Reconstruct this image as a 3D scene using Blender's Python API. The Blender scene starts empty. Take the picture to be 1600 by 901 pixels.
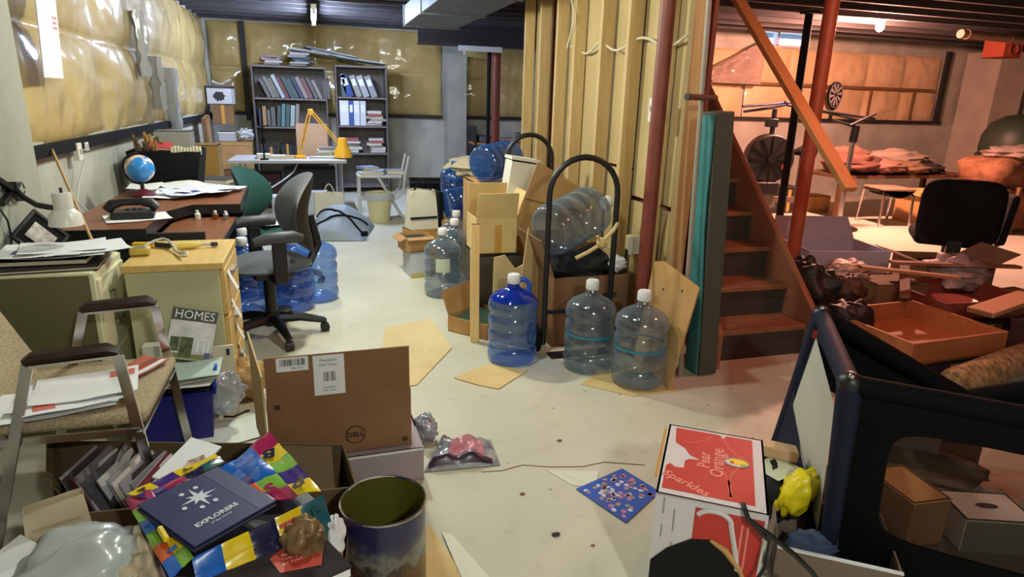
import bpy, bmesh, math, random
from mathutils import Matrix, Vector, Euler, noise
random.seed(7)
S = bpy.context.scene
COL = S.collection
PI = math.pi
def rad(a): return a*PI/180

# ---------------------------------------------------------------- camera, world, lamps, exposure
cd = bpy.data.cameras.new('camera'); cam = bpy.data.objects.new('camera', cd); COL.objects.link(cam)
cd.sensor_width = 36.0; cd.lens = 22.5; cd.clip_start = 0.02; cd.clip_end = 100
_R = ((0.9583049450723133, -0.05447671027117725, 0.28050654232652217),
      (-0.2843444506709694, -0.27896006151086644, 0.9172401634547401),
      (0.028281895667995938, -0.9587562631450622, -0.2828189566799594))
cam.matrix_world = Matrix(((_R[0][0], -_R[0][1], -_R[0][2], 0.0),
                           (_R[1][0], -_R[1][1], -_R[1][2], 0.0),
                           (_R[2][0], -_R[2][1], -_R[2][2], 1.4), (0, 0, 0, 1)))
S.camera = cam
W = bpy.data.worlds.new('world'); S.world = W; W.use_nodes = True
W.node_tree.nodes['Background'].inputs[0].default_value = (0.55, 0.75, 1.0, 1)
W.node_tree.nodes['Background'].inputs[1].default_value = 5.0
S.view_settings.view_transform = 'Standard'
S.view_settings.look = 'None'
S.view_settings.gamma = 1.0
S.view_settings.use_curve_mapping = False
S.view_settings.exposure = 0.60
S.cycles.transparent_max_bounces = 24
S.cycles.sample_clamp_indirect = 4.0
def lamp(name, kind, loc, power, color, size=0.1, size_y=None, rot=(0, 0, 0)):
    l = bpy.data.lights.new(name, kind); l.energy = power; l.color = color
    if kind == 'AREA':
        l.shape = 'RECTANGLE'; l.size = size; l.size_y = size_y or size
    else: l.shadow_soft_size = size
    o = bpy.data.objects.new(name, l); COL.objects.link(o); o.location = loc; o.rotation_euler = rot
    return o
# ceiling lamps of the room: two bare bulbs over the near half, the tube fitting at the back, the warm bulb of the storage side; plus an added fill bulb behind the camera
BULB = (0.97, 1.0, 0.86)
lamp('bulb_light', 'POINT', (0.45, 2.60, 2.16), 62, BULB, 0.055)
lamp('bulb_light', 'POINT', (0.15, 4.20, 2.16), 135, BULB, 0.055)
lamp('bulb_light', 'POINT', (-0.10, 5.30, 2.16), 58, BULB, 0.055)
lamp('bulb_light', 'POINT', (0.60, -0.90, 2.16), 175, BULB, 0.055)  # added fill bulb, unseen behind the camera
lamp('storage_bulb_light', 'POINT', (6.05, 6.15, 2.29), 1000, (1.0, 0.43, 0.30), 0.065)
lamp('storage_bulb_light', 'POINT', (2.95, 2.35, 2.22), 105, (1.0, 0.25, 0.14), 0.055)

# ---------------------------------------------------------------- helpers
def lin(c):
    r = []
    for x in c[:3]:
        x = x/255.0
        r.append(x/12.92 if x <= 0.04045 else ((x+0.055)/1.055)**2.4)
    return (r[0], r[1], r[2], 1.0)
MATS = {}
def mat(name, c, rough=0.6, metal=0.0, c2=None, scale=8.0, bump=0.0, bscale=None, coat=0.0, spec=0.5, emit=None, stretch=None, detail=4.0, coat_r=0.1, lo=0.35, hi=0.65, sheen=0.0):
    if name in MATS: return MATS[name]
    m = bpy.data.materials.new(name); m.use_nodes = True; nt = m.node_tree; N = nt.nodes; L = nt.links
    p = N['Principled BSDF']
    p.inputs['Roughness'].default_value = rough; p.inputs['Metallic'].default_value = metal
    p.inputs['Specular IOR Level'].default_value = spec
    p.inputs['Coat Weight'].default_value = coat; p.inputs['Coat Roughness'].default_value = coat_r
    if sheen: p.inputs['Sheen Weight'].default_value = sheen
    p.inputs['Base Color'].default_value = lin(c)
    if emit:
        p.inputs['Emission Color'].default_value = lin(emit[0]); p.inputs['Emission Strength'].default_value = emit[1]
    if c2 is not None or bump:
        tc = N.new('ShaderNodeTexCoord'); src = tc.outputs['Object']
        if stretch:
            mp = N.new('ShaderNodeMapping'); mp.inputs['Scale'].default_value = stretch
            L.new(src, mp.inputs['Vector']); src = mp.outputs['Vector']
    if c2 is not None:
        n = N.new('ShaderNodeTexNoise'); n.inputs['Scale'].default_value = scale; n.inputs['Detail'].default_value = detail
        L.new(src, n.inputs['Vector'])
        r = N.new('ShaderNodeValToRGB'); r.color_ramp.elements[0].color = lin(c); r.color_ramp.elements[1].color = lin(c2)
        r.color_ramp.elements[0].position = lo; r.color_ramp.elements[1].position = hi
        L.new(n.outputs['Fac'], r.inputs['Fac']); L.new(r.outputs['Color'], p.inputs['Base Color'])
    if bump:
        n2 = N.new('ShaderNodeTexNoise'); n2.inputs['Scale'].default_value = bscale or scale*3; n2.inputs['Detail'].default_value = 3
        L.new(src, n2.inputs['Vector'])
        b = N.new('ShaderNodeBump'); b.inputs['Strength'].default_value = bump; b.inputs['Distance'].default_value = 0.02
        L.new(n2.outputs['Fac'], b.inputs['Height']); L.new(b.outputs['Normal'], p.inputs['Normal'])
    MATS[name] = m
    return m
def clear_mat(name, tint, body, diff=0.25, rough=0.06, gloss=0.9, edge=0.35):
    """thin clear plastic film: tinted transparency, a little milky body, a fresnel gloss"""
    if name in MATS: return MATS[name]
    m = bpy.data.materials.new(name); m.use_nodes = True; nt = m.node_tree; N = nt.nodes; L = nt.links
    for n in list(N):
        if n.type != 'OUTPUT_MATERIAL': N.remove(n)
    out = [n for n in N if n.type == 'OUTPUT_MATERIAL'][0]
    t = N.new('ShaderNodeBsdfTransparent'); t.inputs[0].default_value = lin(tint)
    d = N.new('ShaderNodeBsdfDiffuse'); d.inputs[0].default_value = lin(body)
    g = N.new('ShaderNodeBsdfGlossy'); g.inputs['Roughness'].default_value = rough; g.inputs[0].default_value = (gloss, gloss, gloss, 1)
    lw = N.new('ShaderNodeLayerWeight'); lw.inputs['Blend'].default_value = 0.5
    mr = N.new('ShaderNodeMapRange'); mr.inputs['To Min'].default_value = diff; mr.inputs['To Max'].default_value = min(0.95, diff+edge)
    pw = N.new('ShaderNodeMath'); pw.operation = 'POWER'; pw.inputs[1].default_value = 2.0
    L.new(lw.outputs['Facing'], pw.inputs[0]); L.new(pw.outputs[0], mr.inputs['Value'])
    p5 = N.new('ShaderNodeMath'); p5.operation = 'POWER'; p5.inputs[1].default_value = 4.0; L.new(lw.outputs['Facing'], p5.inputs[0])
    m5 = N.new('ShaderNodeMapRange'); m5.inputs['To Min'].default_value = 0.085; m5.inputs['To Max'].default_value = 0.7; L.new(p5.outputs[0], m5.inputs['Value'])
    a = N.new('ShaderNodeMixShader'); b = N.new('ShaderNodeMixShader')
    L.new(mr.outputs['Result'], a.inputs[0]); L.new(t.outputs[0], a.inputs[1]); L.new(d.outputs[0], a.inputs[2])
    L.new(m5.outputs['Result'], b.inputs[0]); L.new(a.outputs[0], b.inputs[1]); L.new(g.outputs[0], b.inputs[2])
    L.new(b.outputs[0], out.inputs['Surface'])
    MATS[name] = m
    return m

class B:
    """collects shapes of ONE part"""
    def __init__(s): s.v = []; s.f = []
    def add(s, vs, fs, M=None):
        o = len(s.v)
        for v in vs:
            v = Vector(v)
            s.v.append(tuple(M @ v) if M is not None else tuple(v))
        for f in fs: s.f.append(tuple(i+o for i in f))
        return s
    def box(s, c, d, rot=None, M=None):
        x, y, z = d[0]/2, d[1]/2, d[2]/2
        vs = [Vector(p) for p in ((-x,-y,-z),(x,-y,-z),(x,y,-z),(-x,y,-z),(-x,-y,z),(x,-y,z),(x,y,z),(-x,y,z))]
        if rot:
            e = Euler(rot).to_matrix(); vs = [e @ v for v in vs]
        vs = [v+Vector(c) for v in vs]
        return s.add(vs, [(0,3,2,1),(4,5,6,7),(0,1,5,4),(1,2,6,5),(2,3,7,6),(3,0,4,7)], M)
    def bar(s, p0, p1, w, t, up=(0,0,1), M=None):
        """box of section w x t from p0 to p1"""
        p0 = Vector(p0); p1 = Vector(p1); d = (p1-p0).normalized(); u = Vector(up)
        if abs(d.dot(u)) > 0.98: u = Vector((0,1,0))
        a = d.cross(u).normalized(); b = a.cross(d).normalized()
        vs = []
        for p in (p0, p1):
            for i, j in ((-1,-1),(1,-1),(1,1),(-1,1)): vs.append(p+a*(w/2*i)+b*(t/2*j))
        return s.add(vs, [(3,2,1,0),(4,5,6,7),(0,1,5,4),(1,2,6,5),(2,3,7,6),(3,0,4,7)], M)
    def tube(s, pts, r, n=8, cap=True, M=None, closed=False):
        pts = [Vector(p) for p in pts]; vs = []; fs = []; k = len(pts)
        rs = r if isinstance(r, (list, tuple)) else [r]*k
        t0 = (pts[1]-pts[0]).normalized()
        a = t0.cross(Vector((0,0,1)))
        if a.length < 0.05: a = t0.cross(Vector((0,1,0)))
        a.normalize()
        for i in range(k):
            if closed: t = (pts[(i+1)%k]-pts[i-1]).normalized()
            else: t = (pts[min(i+1,k-1)]-pts[max(i-1,0)]).normalized()
            a = (a-t*a.dot(t)).normalized(); b = t.cross(a)
            for j in range(n):
                q = 2*PI*j/n; vs.append(pts[i]+(a*math.cos(q)+b*math.sin(q))*rs[i])
        for i in range(k if closed else k-1):
            for j in range(n):
                i2 = (i+1)%k
                fs.append((i*n+j, i*n+(j+1)%n, i2*n+(j+1)%n, i2*n+j))
        if cap and not closed:
            fs.append(tuple(range(n-1,-1,-1))); fs.append(tuple((k-1)*n+j for j in range(n)))
        return s.add(vs, fs, M)
    def cyl(s, p0, p1, r0, r1=None, n=16, M=None):
        return s.tube([p0, p1], [r0, r0 if r1 is None else r1], n, True, M)
    def lathe(s, prof, n=24, c=(0,0,0), M=None, sx=1.0, sy=1.0):
        vs = []; fs = []; k = len(prof)
        for r, z in prof:
            for j in range(n):
                q = 2*PI*j/n; vs.append((c[0]+r*math.cos(q)*sx, c[1]+r*math.sin(q)*sy, c[2]+z))
        for i in range(k-1):
            for j in range(n): fs.append((i*n+j, i*n+(j+1)%n, (i+1)*n+(j+1)%n, (i+1)*n+j))
        if prof[0][0] > 1e-6: fs.append(tuple(range(n-1,-1,-1)))
        if prof[-1][0] > 1e-6: fs.append(tuple((k-1)*n+j for j in range(n)))
        return s.add(vs, fs, M)
    def shell(s, prof, n=24, c=(0,0,0), M=None, sx=1.0, sy=1.0):
        """open lathe, no caps"""
        vs = []; fs = []; k = len(prof)
        for r, z in prof:
            for j in range(n):
                q = 2*PI*j/n; vs.append((c[0]+r*math.cos(q)*sx, c[1]+r*math.sin(q)*sy, c[2]+z))
        for i in range(k-1):
            for j in range(n): fs.append((i*n+j, i*n+(j+1)%n, (i+1)*n+(j+1)%n, (i+1)*n+j))
        return s.add(vs, fs, M)
    def prism(s, poly, z0, z1, M=None):
        n = len(poly)
        vs = [(p[0],p[1],z0) for p in poly]+[(p[0],p[1],z1) for p in poly]
        fs = [tuple(range(n-1,-1,-1)), tuple(range(n,2*n))]
        for i in range(n): fs.append((i,(i+1)%n,n+(i+1)%n,n+i))
        return s.add(vs, fs, M)
    def grid(s, nu, nv, fn, M=None):
        vs = [fn(i/nu, j/nv) for i in range(nu+1) for j in range(nv+1)]; fs = []
        for i in range(nu):
            for j in range(nv):
                a = i*(nv+1)+j; fs.append((a, a+nv+1, a+nv+2, a+1))
        return s.add(vs, fs, M)
    def ball(s, c, r, nu=16, nv=10, M=None, f=None):
        vs = []; fs = []
        rr = r if isinstance(r, (tuple, list)) else (r, r, r)
        for i in range(nv+1):
            th = PI*i/nv
            for j in range(nu):
                q = 2*PI*j/nu; d = Vector((math.sin(th)*math.cos(q), math.sin(th)*math.sin(q), math.cos(th)))
                k = f(d) if f else 1.0
                vs.append((c[0]+d.x*rr[0]*k, c[1]+d.y*rr[1]*k, c[2]+d.z*rr[2]*k))
        for i in range(nv):
            for j in range(nu): fs.append((i*nu+j, (i+1)*nu+j, (i+1)*nu+(j+1)%nu, i*nu+(j+1)%nu))
        return s.add(vs, fs, M)

def obj(name, b, m, parent=None, bevel=0.0, smooth=True, solid=0.0, sub=0, angle=38, label=None, loc=None, rot=None):
    me = bpy.data.meshes.new(name); me.from_pydata(b.v, [], b.f)
    bm = bmesh.new(); bm.from_mesh(me)
    bmesh.ops.remove_doubles(bm, verts=bm.verts, dist=1e-6)
    bmesh.ops.recalc_face_normals(bm, faces=bm.faces); bm.to_mesh(me); bm.free()
    if getattr(b, 'soft', False): angle = max(angle, 75)
    if smooth:
        me.shade_smooth(); me.set_sharp_from_angle(angle=rad(angle))
    me.materials.append(m)
    o = bpy.data.objects.new(name, me); COL.objects.link(o)
    if parent: o.parent = parent
    if loc: o.location = loc
    if rot: o.rotation_euler = rot
    if solid:
        md = o.modifiers.new('thickness', 'SOLIDIFY'); md.thickness = solid; md.offset = 0
    if solid:
        md = o.modifiers.new('normals', 'WEIGHTED_NORMAL'); md.keep_sharp = True
    if bevel:
        md = o.modifiers.new('edges', 'BEVEL'); md.width = bevel; md.segments = 2; md.limit_method = 'ANGLE'; md.angle_limit = rad(40)
    if sub:
        md = o.modifiers.new('soft', 'SUBSURF'); md.levels = sub; md.render_levels = sub
    if label: o['label'] = label
    return o
def thing(name, label, cat, loc=(0,0,0), rz=0.0, group=None, rot=None):
    o = bpy.data.objects.new(name, None); COL.objects.link(o); o.empty_display_size = 0.1
    o.location = loc; o.rotation_euler = rot if rot else (0, 0, rad(rz))
    o['label'] = label; o['category'] = cat
    if group: o['group'] = group
    return o
def tag(o, label, cat, group=None):
    o['label'] = label; o['category'] = cat
    if group: o['group'] = group
    return o
def struct(name, b, m, parent=None, **k):
    o = obj(name, b, m, parent, **k)
    if parent is None: o['kind'] = 'structure'
    return o
def dup(root, loc, rz=None, label=None, group=None, rot=None, scale=None):
    r = root.copy(); COL.objects.link(r); r.location = loc
    if rz is not None: r.rotation_euler = (0, 0, rad(rz))
    if rot is not None: r.rotation_euler = rot
    if scale: r.scale = scale
    if label: r['label'] = label
    if group: r['group'] = group
    for ch in list(root.children):
        c = ch.copy(); COL.objects.link(c); c.parent = r
        for g in list(ch.children):
            d = g.copy(); COL.objects.link(d); d.parent = c
    return r
def text(name, body, size, m, parent, loc, rot=(0,0,0), ext=0.0006, bold=0.0, align='CENTER', space=1.0, sx=1.0):
    cu = bpy.data.curves.new(name, 'FONT'); cu.body = body; cu.size = size; cu.align_x = align; cu.align_y = 'CENTER'
    cu.extrude = ext; cu.offset = bold; cu.space_character = space; cu.resolution_u = 2
    t = bpy.data.objects.new(name+'_curve', cu); COL.objects.link(t)
    me = bpy.data.meshes.new_from_object(t.evaluated_get(bpy.context.evaluated_depsgraph_get()))
    bpy.data.objects.remove(t)
    me.materials.clear(); me.materials.append(m)
    o = bpy.data.objects.new(name, me); COL.objects.link(o); o.parent = parent; o.location = loc; o.rotation_euler = rot
    o.scale = (sx, 1, 1)
    return o
def fbm(x, y, z, s=1.0): return noise.fractal(Vector((x*s, y*s, z*s)), 1.0, 2.0, 3)
def nz(x, y, z=0.0): return noise.noise(Vector((x, y, z)))
ORD = ['first','second','third','fourth','fifth','sixth','seventh','eighth','ninth','tenth','eleventh','twelfth','thirteenth','fourteenth','fifteenth','sixteenth','seventeenth','eighteenth','nineteenth','twentieth']

# ---------------------------------------------------------------- materials
CARD = mat('cardboard', (176,134,82), 0.8, c2=(194,152,98), scale=5, bump=0.05, bscale=60)
CARD_L = mat('pale cardboard', (204,176,120), 0.8, c2=(216,190,136), scale=5, bump=0.05, bscale=60)
CARD_D = mat('brown cardboard', (120,88,58), 0.8, c2=(136,100,68), scale=5, bump=0.05, bscale=60)
CONC = mat('concrete', (160,160,150), 0.9, c2=(186,184,172), scale=3, bump=0.15, bscale=25)
WOOD = mat('pine', (188,158,104), 0.65, c2=(202,174,122), scale=4, stretch=(14,14,0.8), bump=0.04)
WOODB = mat('varnished birch', (206,170,98), 0.45, c2=(216,184,116), scale=4, stretch=(10,1,10))
WALN = mat('walnut laminate', (112,66,42), 0.38, c2=(140,86,56), scale=5, stretch=(18,1.2,18), lo=0.3, hi=0.7)
BLK = mat('black plastic', (22,22,25), 0.42, bump=0.02, bscale=80)
BLKM = mat('black matte', (16,16,18), 0.85, spec=0.2)
CHAR = mat('charcoal fabric', (70,77,88), 0.95, c2=(88,95,106), scale=140, bump=0.12, bscale=220, sheen=0.2)
GREENF = mat('green fabric', (20,66,64), 0.92, c2=(28,78,74), scale=120, bump=0.1, bscale=200)
BEIGE = mat('beige enamel', (220,218,184), 0.42)
OLIVE = mat('olive enamel', (104,100,66), 0.5)
WHITE = mat('white paper', (226,228,232), 0.75)
OFFW = mat('off white plastic', (220,218,206), 0.4)
GREYP = mat('grey print', (150,152,156), 0.75)
DARKP = mat('dark print', (46,46,52), 0.7)
CHROME = mat('chrome', (205,205,208), 0.16, 1.0)
STEEL = mat('galvanised steel', (112,116,122), 0.5, 0.8, c2=(130,134,140), scale=9)
ALU = mat('dull aluminium', (170,172,172), 0.38, 0.9)
REDP = mat('red oxide paint', (112,50,38), 0.5, c2=(128,60,46), scale=8)
TANW = mat('tan weave', (150,134,108), 0.95, c2=(186,170,140), scale=160, bump=0.3, bscale=170)
BROWNV = mat('brown vinyl', (52,30,28), 0.4)
NAVY = mat('navy nylon', (22,28,48), 0.7, spec=0.25, bump=0.06, bscale=90)
BLACKN = mat('black nylon', (7,7,10), 0.8, spec=0.12, bump=0.06, bscale=90)
RED = mat('red print', (186,52,46), 0.55)
BLUE = mat('blue print', (30,90,190), 0.45)
YEL = mat('yellow print', (232,200,26), 0.4)
GRN = mat('green print', (120,176,60), 0.45)
MAG = mat('magenta print', (170,26,90), 0.4)
PUR = mat('purple print', (66,40,130), 0.45)
ORG = mat('orange print', (220,96,36), 0.45)
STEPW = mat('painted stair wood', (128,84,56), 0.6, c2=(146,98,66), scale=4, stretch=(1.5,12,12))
RISER = mat('shaded riser wood', (58,50,46), 0.7, c2=(68,58,52), scale=4, stretch=(1.5,12,12))  # darker than the treads: shade on the risers is put into the wood colour
# ---------------------------------------------------------------- the room
def floor_mat():
    m = mat('worn concrete floor', (188,185,164), 0.62, c2=(206,203,186), scale=1.1, detail=6)
    nt = m.node_tree; N = nt.nodes; L = nt.links; p = N['Principled BSDF']
    base = p.inputs['Base Color'].links[0].from_socket
    tc = N.new('ShaderNodeTexCoord')
    n1 = N.new('ShaderNodeTexNoise'); n1.inputs['Scale'].default_value = 11; n1.inputs['Detail'].default_value = 8
    L.new(tc.outputs['Object'], n1.inputs['Vector'])
    r1 = N.new('ShaderNodeValToRGB'); r1.color_ramp.elements[0].position = 0.22; r1.color_ramp.elements[1].position = 0.42
    r1.color_ramp.elements[0].color = lin((150,134,108)); r1.color_ramp.elements[1].color = (1,1,1,1)
    L.new(n1.outputs['Fac'], r1.inputs['Fac'])
    mx = N.new('ShaderNodeMix'); mx.data_type = 'RGBA'; mx.blend_type = 'MULTIPLY'; mx.inputs['Factor'].default_value = 0.22
    L.new(base, mx.inputs['A']); L.new(r1.outputs['Color'], mx.inputs['B'])
    v = N.new('ShaderNodeTexVoronoi'); v.inputs['Scale'].default_value = 6.5; v.inputs['Randomness'].default_value = 1.0
    L.new(tc.outputs['Object'], v.inputs['Vector'])
    r2 = N.new('ShaderNodeValToRGB'); r2.color_ramp.elements[0].position = 0.03; r2.color_ramp.elements[1].position = 0.06
    r2.color_ramp.elements[0].color = lin((120,104,84)); r2.color_ramp.elements[1].color = (1,1,1,1)
    L.new(v.outputs['Distance'], r2.inputs['Fac'])
    mx2 = N.new('ShaderNodeMix'); mx2.data_type = 'RGBA'; mx2.blend_type = 'MULTIPLY'; mx2.inputs['Factor'].default_value = 0.7
    L.new(mx.outputs['Result'], mx2.inputs['A']); L.new(r2.outputs['Color'], mx2.inputs['B'])
    L.new(mx2.outputs['Result'], p.inputs['Base Color'])
    return m
b = B().box((4.9,4.0,-0.06),(13.4,13.6,0.12)); struct('floor', b, floor_mat())
# ceiling: boards above, joists below
b = B().box((4.9,4.0,2.66),(13.4,13.6,0.06))
ceil = struct('ceiling', b, mat('dusty ceiling boards', (44,42,46), 0.9, c2=(56,52,54), scale=3, stretch=(1,6,1)))
JOI = mat('old joist wood', (46,44,46), 0.85, c2=(60,56,56), scale=4, stretch=(0.8,10,10))
b = B().box((4.9,0,2.495),(13.4,0.042,0.27)); j0 = obj('joist', b, JOI, ceil, loc=(0,-2.5,0))
y = -2.09
while y < 10.6:
    j = j0.copy(); COL.objects.link(j); j.parent = ceil; j.location = (0,y,0)
    if y > 7.8: j.scale = (0.385,1,1); j.location = (-0.98,y,0)
    y += 0.41
# side walls in concrete
WL = -1.42
b = B().box((WL-0.1,4.0,0.55),(0.2,13.6,1.12)); wl = struct('wall_left', b, CONC)
b = B().box((WL-0.12,4.0,1.85),(0.16,13.6,1.5)); obj('upper_wall', b, CONC, wl)
b = B().box((1.0,10.6,1.1*0.5),(5.2,0.2,1.1)); wb = struct('wall_back', b, CONC)
b = B().box((1.0,10.64,1.85),(5.2,0.14,1.5)); obj('upper_wall', b, CONC, wb)
b = B().box((7.4,8.85,0.6),(8.0,0.2,1.2)); wr = struct('wall_rear', b, CONC)
for x0, x1, z0, z1 in ((3.4,6.43,1.2,2.62),(7.37,11.4,1.2,2.62),(6.43,7.37,1.2,2.29),(6.43,7.37,2.52,2.62)):
    b = B().box(((x0+x1)/2,8.88,(z0+z1)/2),(x1-x0,0.14,z1-z0)); obj('upper_wall', b, CONC, wr)
b = B().box((3.5,8.25,1.3),(0.2,4.7,2.64)); struct('wall_jog', b, CONC)  # unseen; extended forward to keep storage bulb light off the back wall
b = B().box((11.5,3.2,1.3),(0.2,11.5,2.64)); struct('wall_right', b, CONC)
b = B().box((4.9,-2.8,1.3),(13.4,0.2,2.64)); struct('wall_front', b, CONC)
# insulation blankets under clear plastic
INS = mat('yellow insulation under plastic', (172,146,88), 0.55, c2=(190,166,106), scale=2.2, detail=3, coat=0.9, coat_r=0.13, bump=0.30, bscale=9)
INSR = mat('brightened insulation under plastic', (212,178,134), 0.6, c2=(226,194,154), scale=2.2, detail=3, coat=0.5, coat_r=0.2, bump=0.2, bscale=9)  # storage-side copy of the insulation, bulb light put into a brighter colour
def blanket(name, parent, a0, a1, z0, z1, fn, cells_a, cells_z, puff, nu, nv, seed, m=None):
    """quilted sheet: bulges between its battens, wrinkles of plastic"""
    def f(u, v):
        a = a0+(a1-a0)*u; z = z0+(z1-z0)*v
        ca = abs(math.sin(PI*((u*cells_a) % 1.0)))**0.5; cz = abs(math.sin(PI*((v*cells_z) % 1.0)))**0.5
        d = puff*ca*cz+0.014*fbm(a*5, z*6, seed)+0.012*abs(nz(a*9+seed, z*3.1, seed))+0.02*nz(a*2, z*2, seed+9)
        return fn(a, z, d+0.012)
    return obj(name, B().grid(nu, nv, f), m or INS, parent, angle=180, sub=0)
blanket('insulation_blanket', wl, 3.66, 10.4, 1.075, 2.36, lambda a,z,d:(WL-0.04+d,a,z), 4, 2, 0.07, 150, 50, 3.3)
blanket('insulation_blanket', wb, -1.40, -0.965, 1.10, 2.36, lambda a,z,d:(a,10.56-d,z), 1, 2, 0.09, 24, 50, 1.7)
blanket('insulation_blanket', wb, -0.90, 1.95, 1.10, 2.36, lambda a,z,d:(a,10.56-d,z), 3, 2, 0.07, 80, 50, 5.1)
blanket('insulation_blanket', wb, 2.30, 3.5, 1.10, 2.36, lambda a,z,d:(a,10.56-d,z), 2, 2, 0.06, 50, 50, 8.2)
blanket('insulation_blanket', wr, 4.6, 6.25, 1.235, 2.22, lambda a,z,d:(a,8.80-d,z), 1, 2, 0.10, 50, 50, 2.2, INSR)
blanket('insulation_blanket', wr, 6.3, 10.05, 1.235, 2.26, lambda a,z,d:(a,8.80-d,z), 5, 2, 0.05, 110, 50, 6.6, INSR)
def strip(name, p0, p1, w, t, m, parent): return obj(name, B().bar(p0, p1, w, t), m, parent)
DARKB = mat('dark batten', (34,34,38), 0.7)
strip('batten', (WL+0.035,3.60,1.07), (WL+0.035,10.4,1.07), 0.05, 0.06, BLKM, wl)
strip('batten', (-1.4,10.48,1.10), (1.95,10.48,1.10), 0.05, 0.05, DARKB, wb)
strip('batten', (-0.93,10.46,1.0), (-0.93,10.46,2.36), 0.06, 0.05, DARKB, wb)
strip('batten', (2.3,10.48,1.10), (3.5,10.48,1.10), 0.05, 0.05, DARKB, wb)
strip('batten', (4.6,8.72,1.225), (10.2,8.72,1.225), 0.05, 0.05, DARKB, wr)
STRAP = mat('wooden strapping', (120,88,56), 0.7)
for x in (7.9,8.62,9.5):
    strip('batten', (x,8.70,1.24), (x,8.70,1.72), 0.035, 0.03, STRAP if x != 7.9 else DARKB, wr)
strip('batten', (4.6,8.69,1.74), (9.9,8.69,1.74), 0.03, 0.04, STRAP, wr)
strip('batten', (10.08,8.70,1.2), (10.08,8.70,2.36), 0.09, 0.05, DARKB, wr)
# concrete pilasters
b = B().box((WL+0.06,2.3,1.18),(0.18,2.54,2.36)); struct('trim_6', b, mat('painted concrete', (156,158,144), 0.85, c2=(132,132,116), scale=2.2, bump=0.12, bscale=20, lo=0.5, hi=0.8))
b = B().box((2.13,10.35,1.02),(0.29,0.4,2.04)); struct('trim_7', b, mat('grey concrete pier', (150,150,144), 0.85, c2=(170,168,160), scale=3, bump=0.1, bscale=20))
b = B().box((10.85,8.45,1.18),(0.62,0.6,2.36)); struct('trim_8', b, mat('pink grey concrete pier', (176,166,152), 0.85, c2=(192,182,168), scale=3, bump=0.1, bscale=20))
# basement window on the storage side: two panes, daylight outside
wf = B()
for c, d in (((6.90,8.84,2.30),(0.94,0.1,0.03)),((6.90,8.84,2.505),(0.94,0.1,0.03)),((6.44,8.84,2.40),(0.03,0.1,0.2)),((7.36,8.84,2.40),(0.03,0.1,0.2)),((6.79,8.84,2.40),(0.035,0.1,0.2))): wf.box(c, d)
w1 = struct('window_1', wf, mat('white window frame', (210,214,220), 0.4))
GLASS = clear_mat('window glass', (245,248,255), (235,240,250), 0.02, 0.03)
obj('pane', B().box((6.61,8.86,2.40),(0.33,0.006,0.19)), GLASS, w1)
obj('pane', B().box((7.08,8.86,2.40),(0.55,0.006,0.19)), GLASS, w1)
# steel beam, sheet metal duct
b = B().box((2.40,9.3,2.10),(2.0,0.16,0.02)).box((2.40,9.3,2.33),(2.0,0.16,0.02)).box((2.40,9.3,2.21),(2.0,0.02,0.22))
struct('trim_1', b, mat('beam paint', (34,30,32), 0.6))
struct('trim_5', B().box((2.25,9.19,2.06),(0.62,0.02,0.07)), mat('white painted board', (176,178,180), 0.5))
dt = thing('ceiling_duct', 'long galvanised metal duct hanging under the ceiling joists', 'duct', (1.30,0,2.15))
n = 0
for y0 in (-2.0,-0.8,0.4,1.6,2.8,4.0,5.2,6.4):
    b = B().box((0,y0+0.6,0.10),(0.60,1.195,0.20)); obj('duct_section', b, STEEL, dt, bevel=0.006)
    b = B().box((0,y0+1.2,0.10),(0.625,0.03,0.226)); obj('seam_collar', b, STEEL, dt)
b = B().box((0,7.72,0.10),(0.56,0.22,0.19)); obj('end_cap', b, STEEL, dt)

# ---------------------------------------------------------------- bare stud partition (pine studs on board backing)
XW = 1.83
b = B().box((XW+0.09,4.44,0.02),(0.10,2.84,0.04)); pw = struct('wall_partition', b, WOOD)
obj('top_plate', B().box((XW+0.05,4.44,2.33),(0.10,2.84,0.06)), WOOD, pw)
DRY = mat('tan board backing', (182,160,110), 0.8, c2=(196,174,126), scale=2)
ys = [3.05,3.36,3.76,4.16,4.66,5.0,5.4,5.82]
st0 = obj('stud', B().box((0,0,0),(0.09,0.042,2.26)), WOOD, pw, bevel=0.003, loc=(XW+0.045,ys[0],1.17))
for i, yy in enumerate(ys[1:]):
    s = st0.copy(); COL.objects.link(s); s.parent = pw; s.location = (XW+0.045+(0.012 if i == 3 else 0),yy,1.17)
for y0, y1, z0, z1 in ((3.08,3.75,0.04,0.80),(3.08,3.75,0.83,2.3),(3.77,4.65,0.04,0.98),(3.77,4.65,1.0,2.3),(4.67,5.1,0.04,2.3),(5.42,5.82,0.04,2.3)):
    b = B().box((XW+0.115,(y0+y1)/2,(z0+z1)/2),(0.012,y1-y0,z1-z0)); obj('backing_board', b, DRY, pw)
# cables stapled across the studs
CABLE = mat('white cable', (214,206,180), 0.5)
cb = thing('electric_cable', 'white electrical cable looped across the bare pine studs', 'cable', (0,0,0))
pts = []
for i in range(41):
    u = i/40; yy = 3.10+u*1.75; pts.append((XW+0.055+0.02*math.sin(u*9), yy, 1.76-0.06*math.sin(u*PI*3)**2+0.04*u))
obj('cable_run', B().tube(pts, 0.008, 6), CABLE, cb)
pts = [(XW-0.012,4.68+0.05*math.sin(i*0.5),2.3-i*0.035) for i in range(16)]
obj('cable_drop', B().tube(pts, 0.006, 6), CABLE, cb)
bx = thing('switch_box', 'cream electrical outlet box screwed to a bare stud', 'switch', (XW-0.02,3.33,1.365))
obj('cover_plate', B().box((0,0,0),(0.03,0.055,0.13)), OFFW, bx, bevel=0.004)
obj('toggle', B().box((-0.02,0,0.01),(0.012,0.012,0.025)), OFFW, bx)
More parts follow.
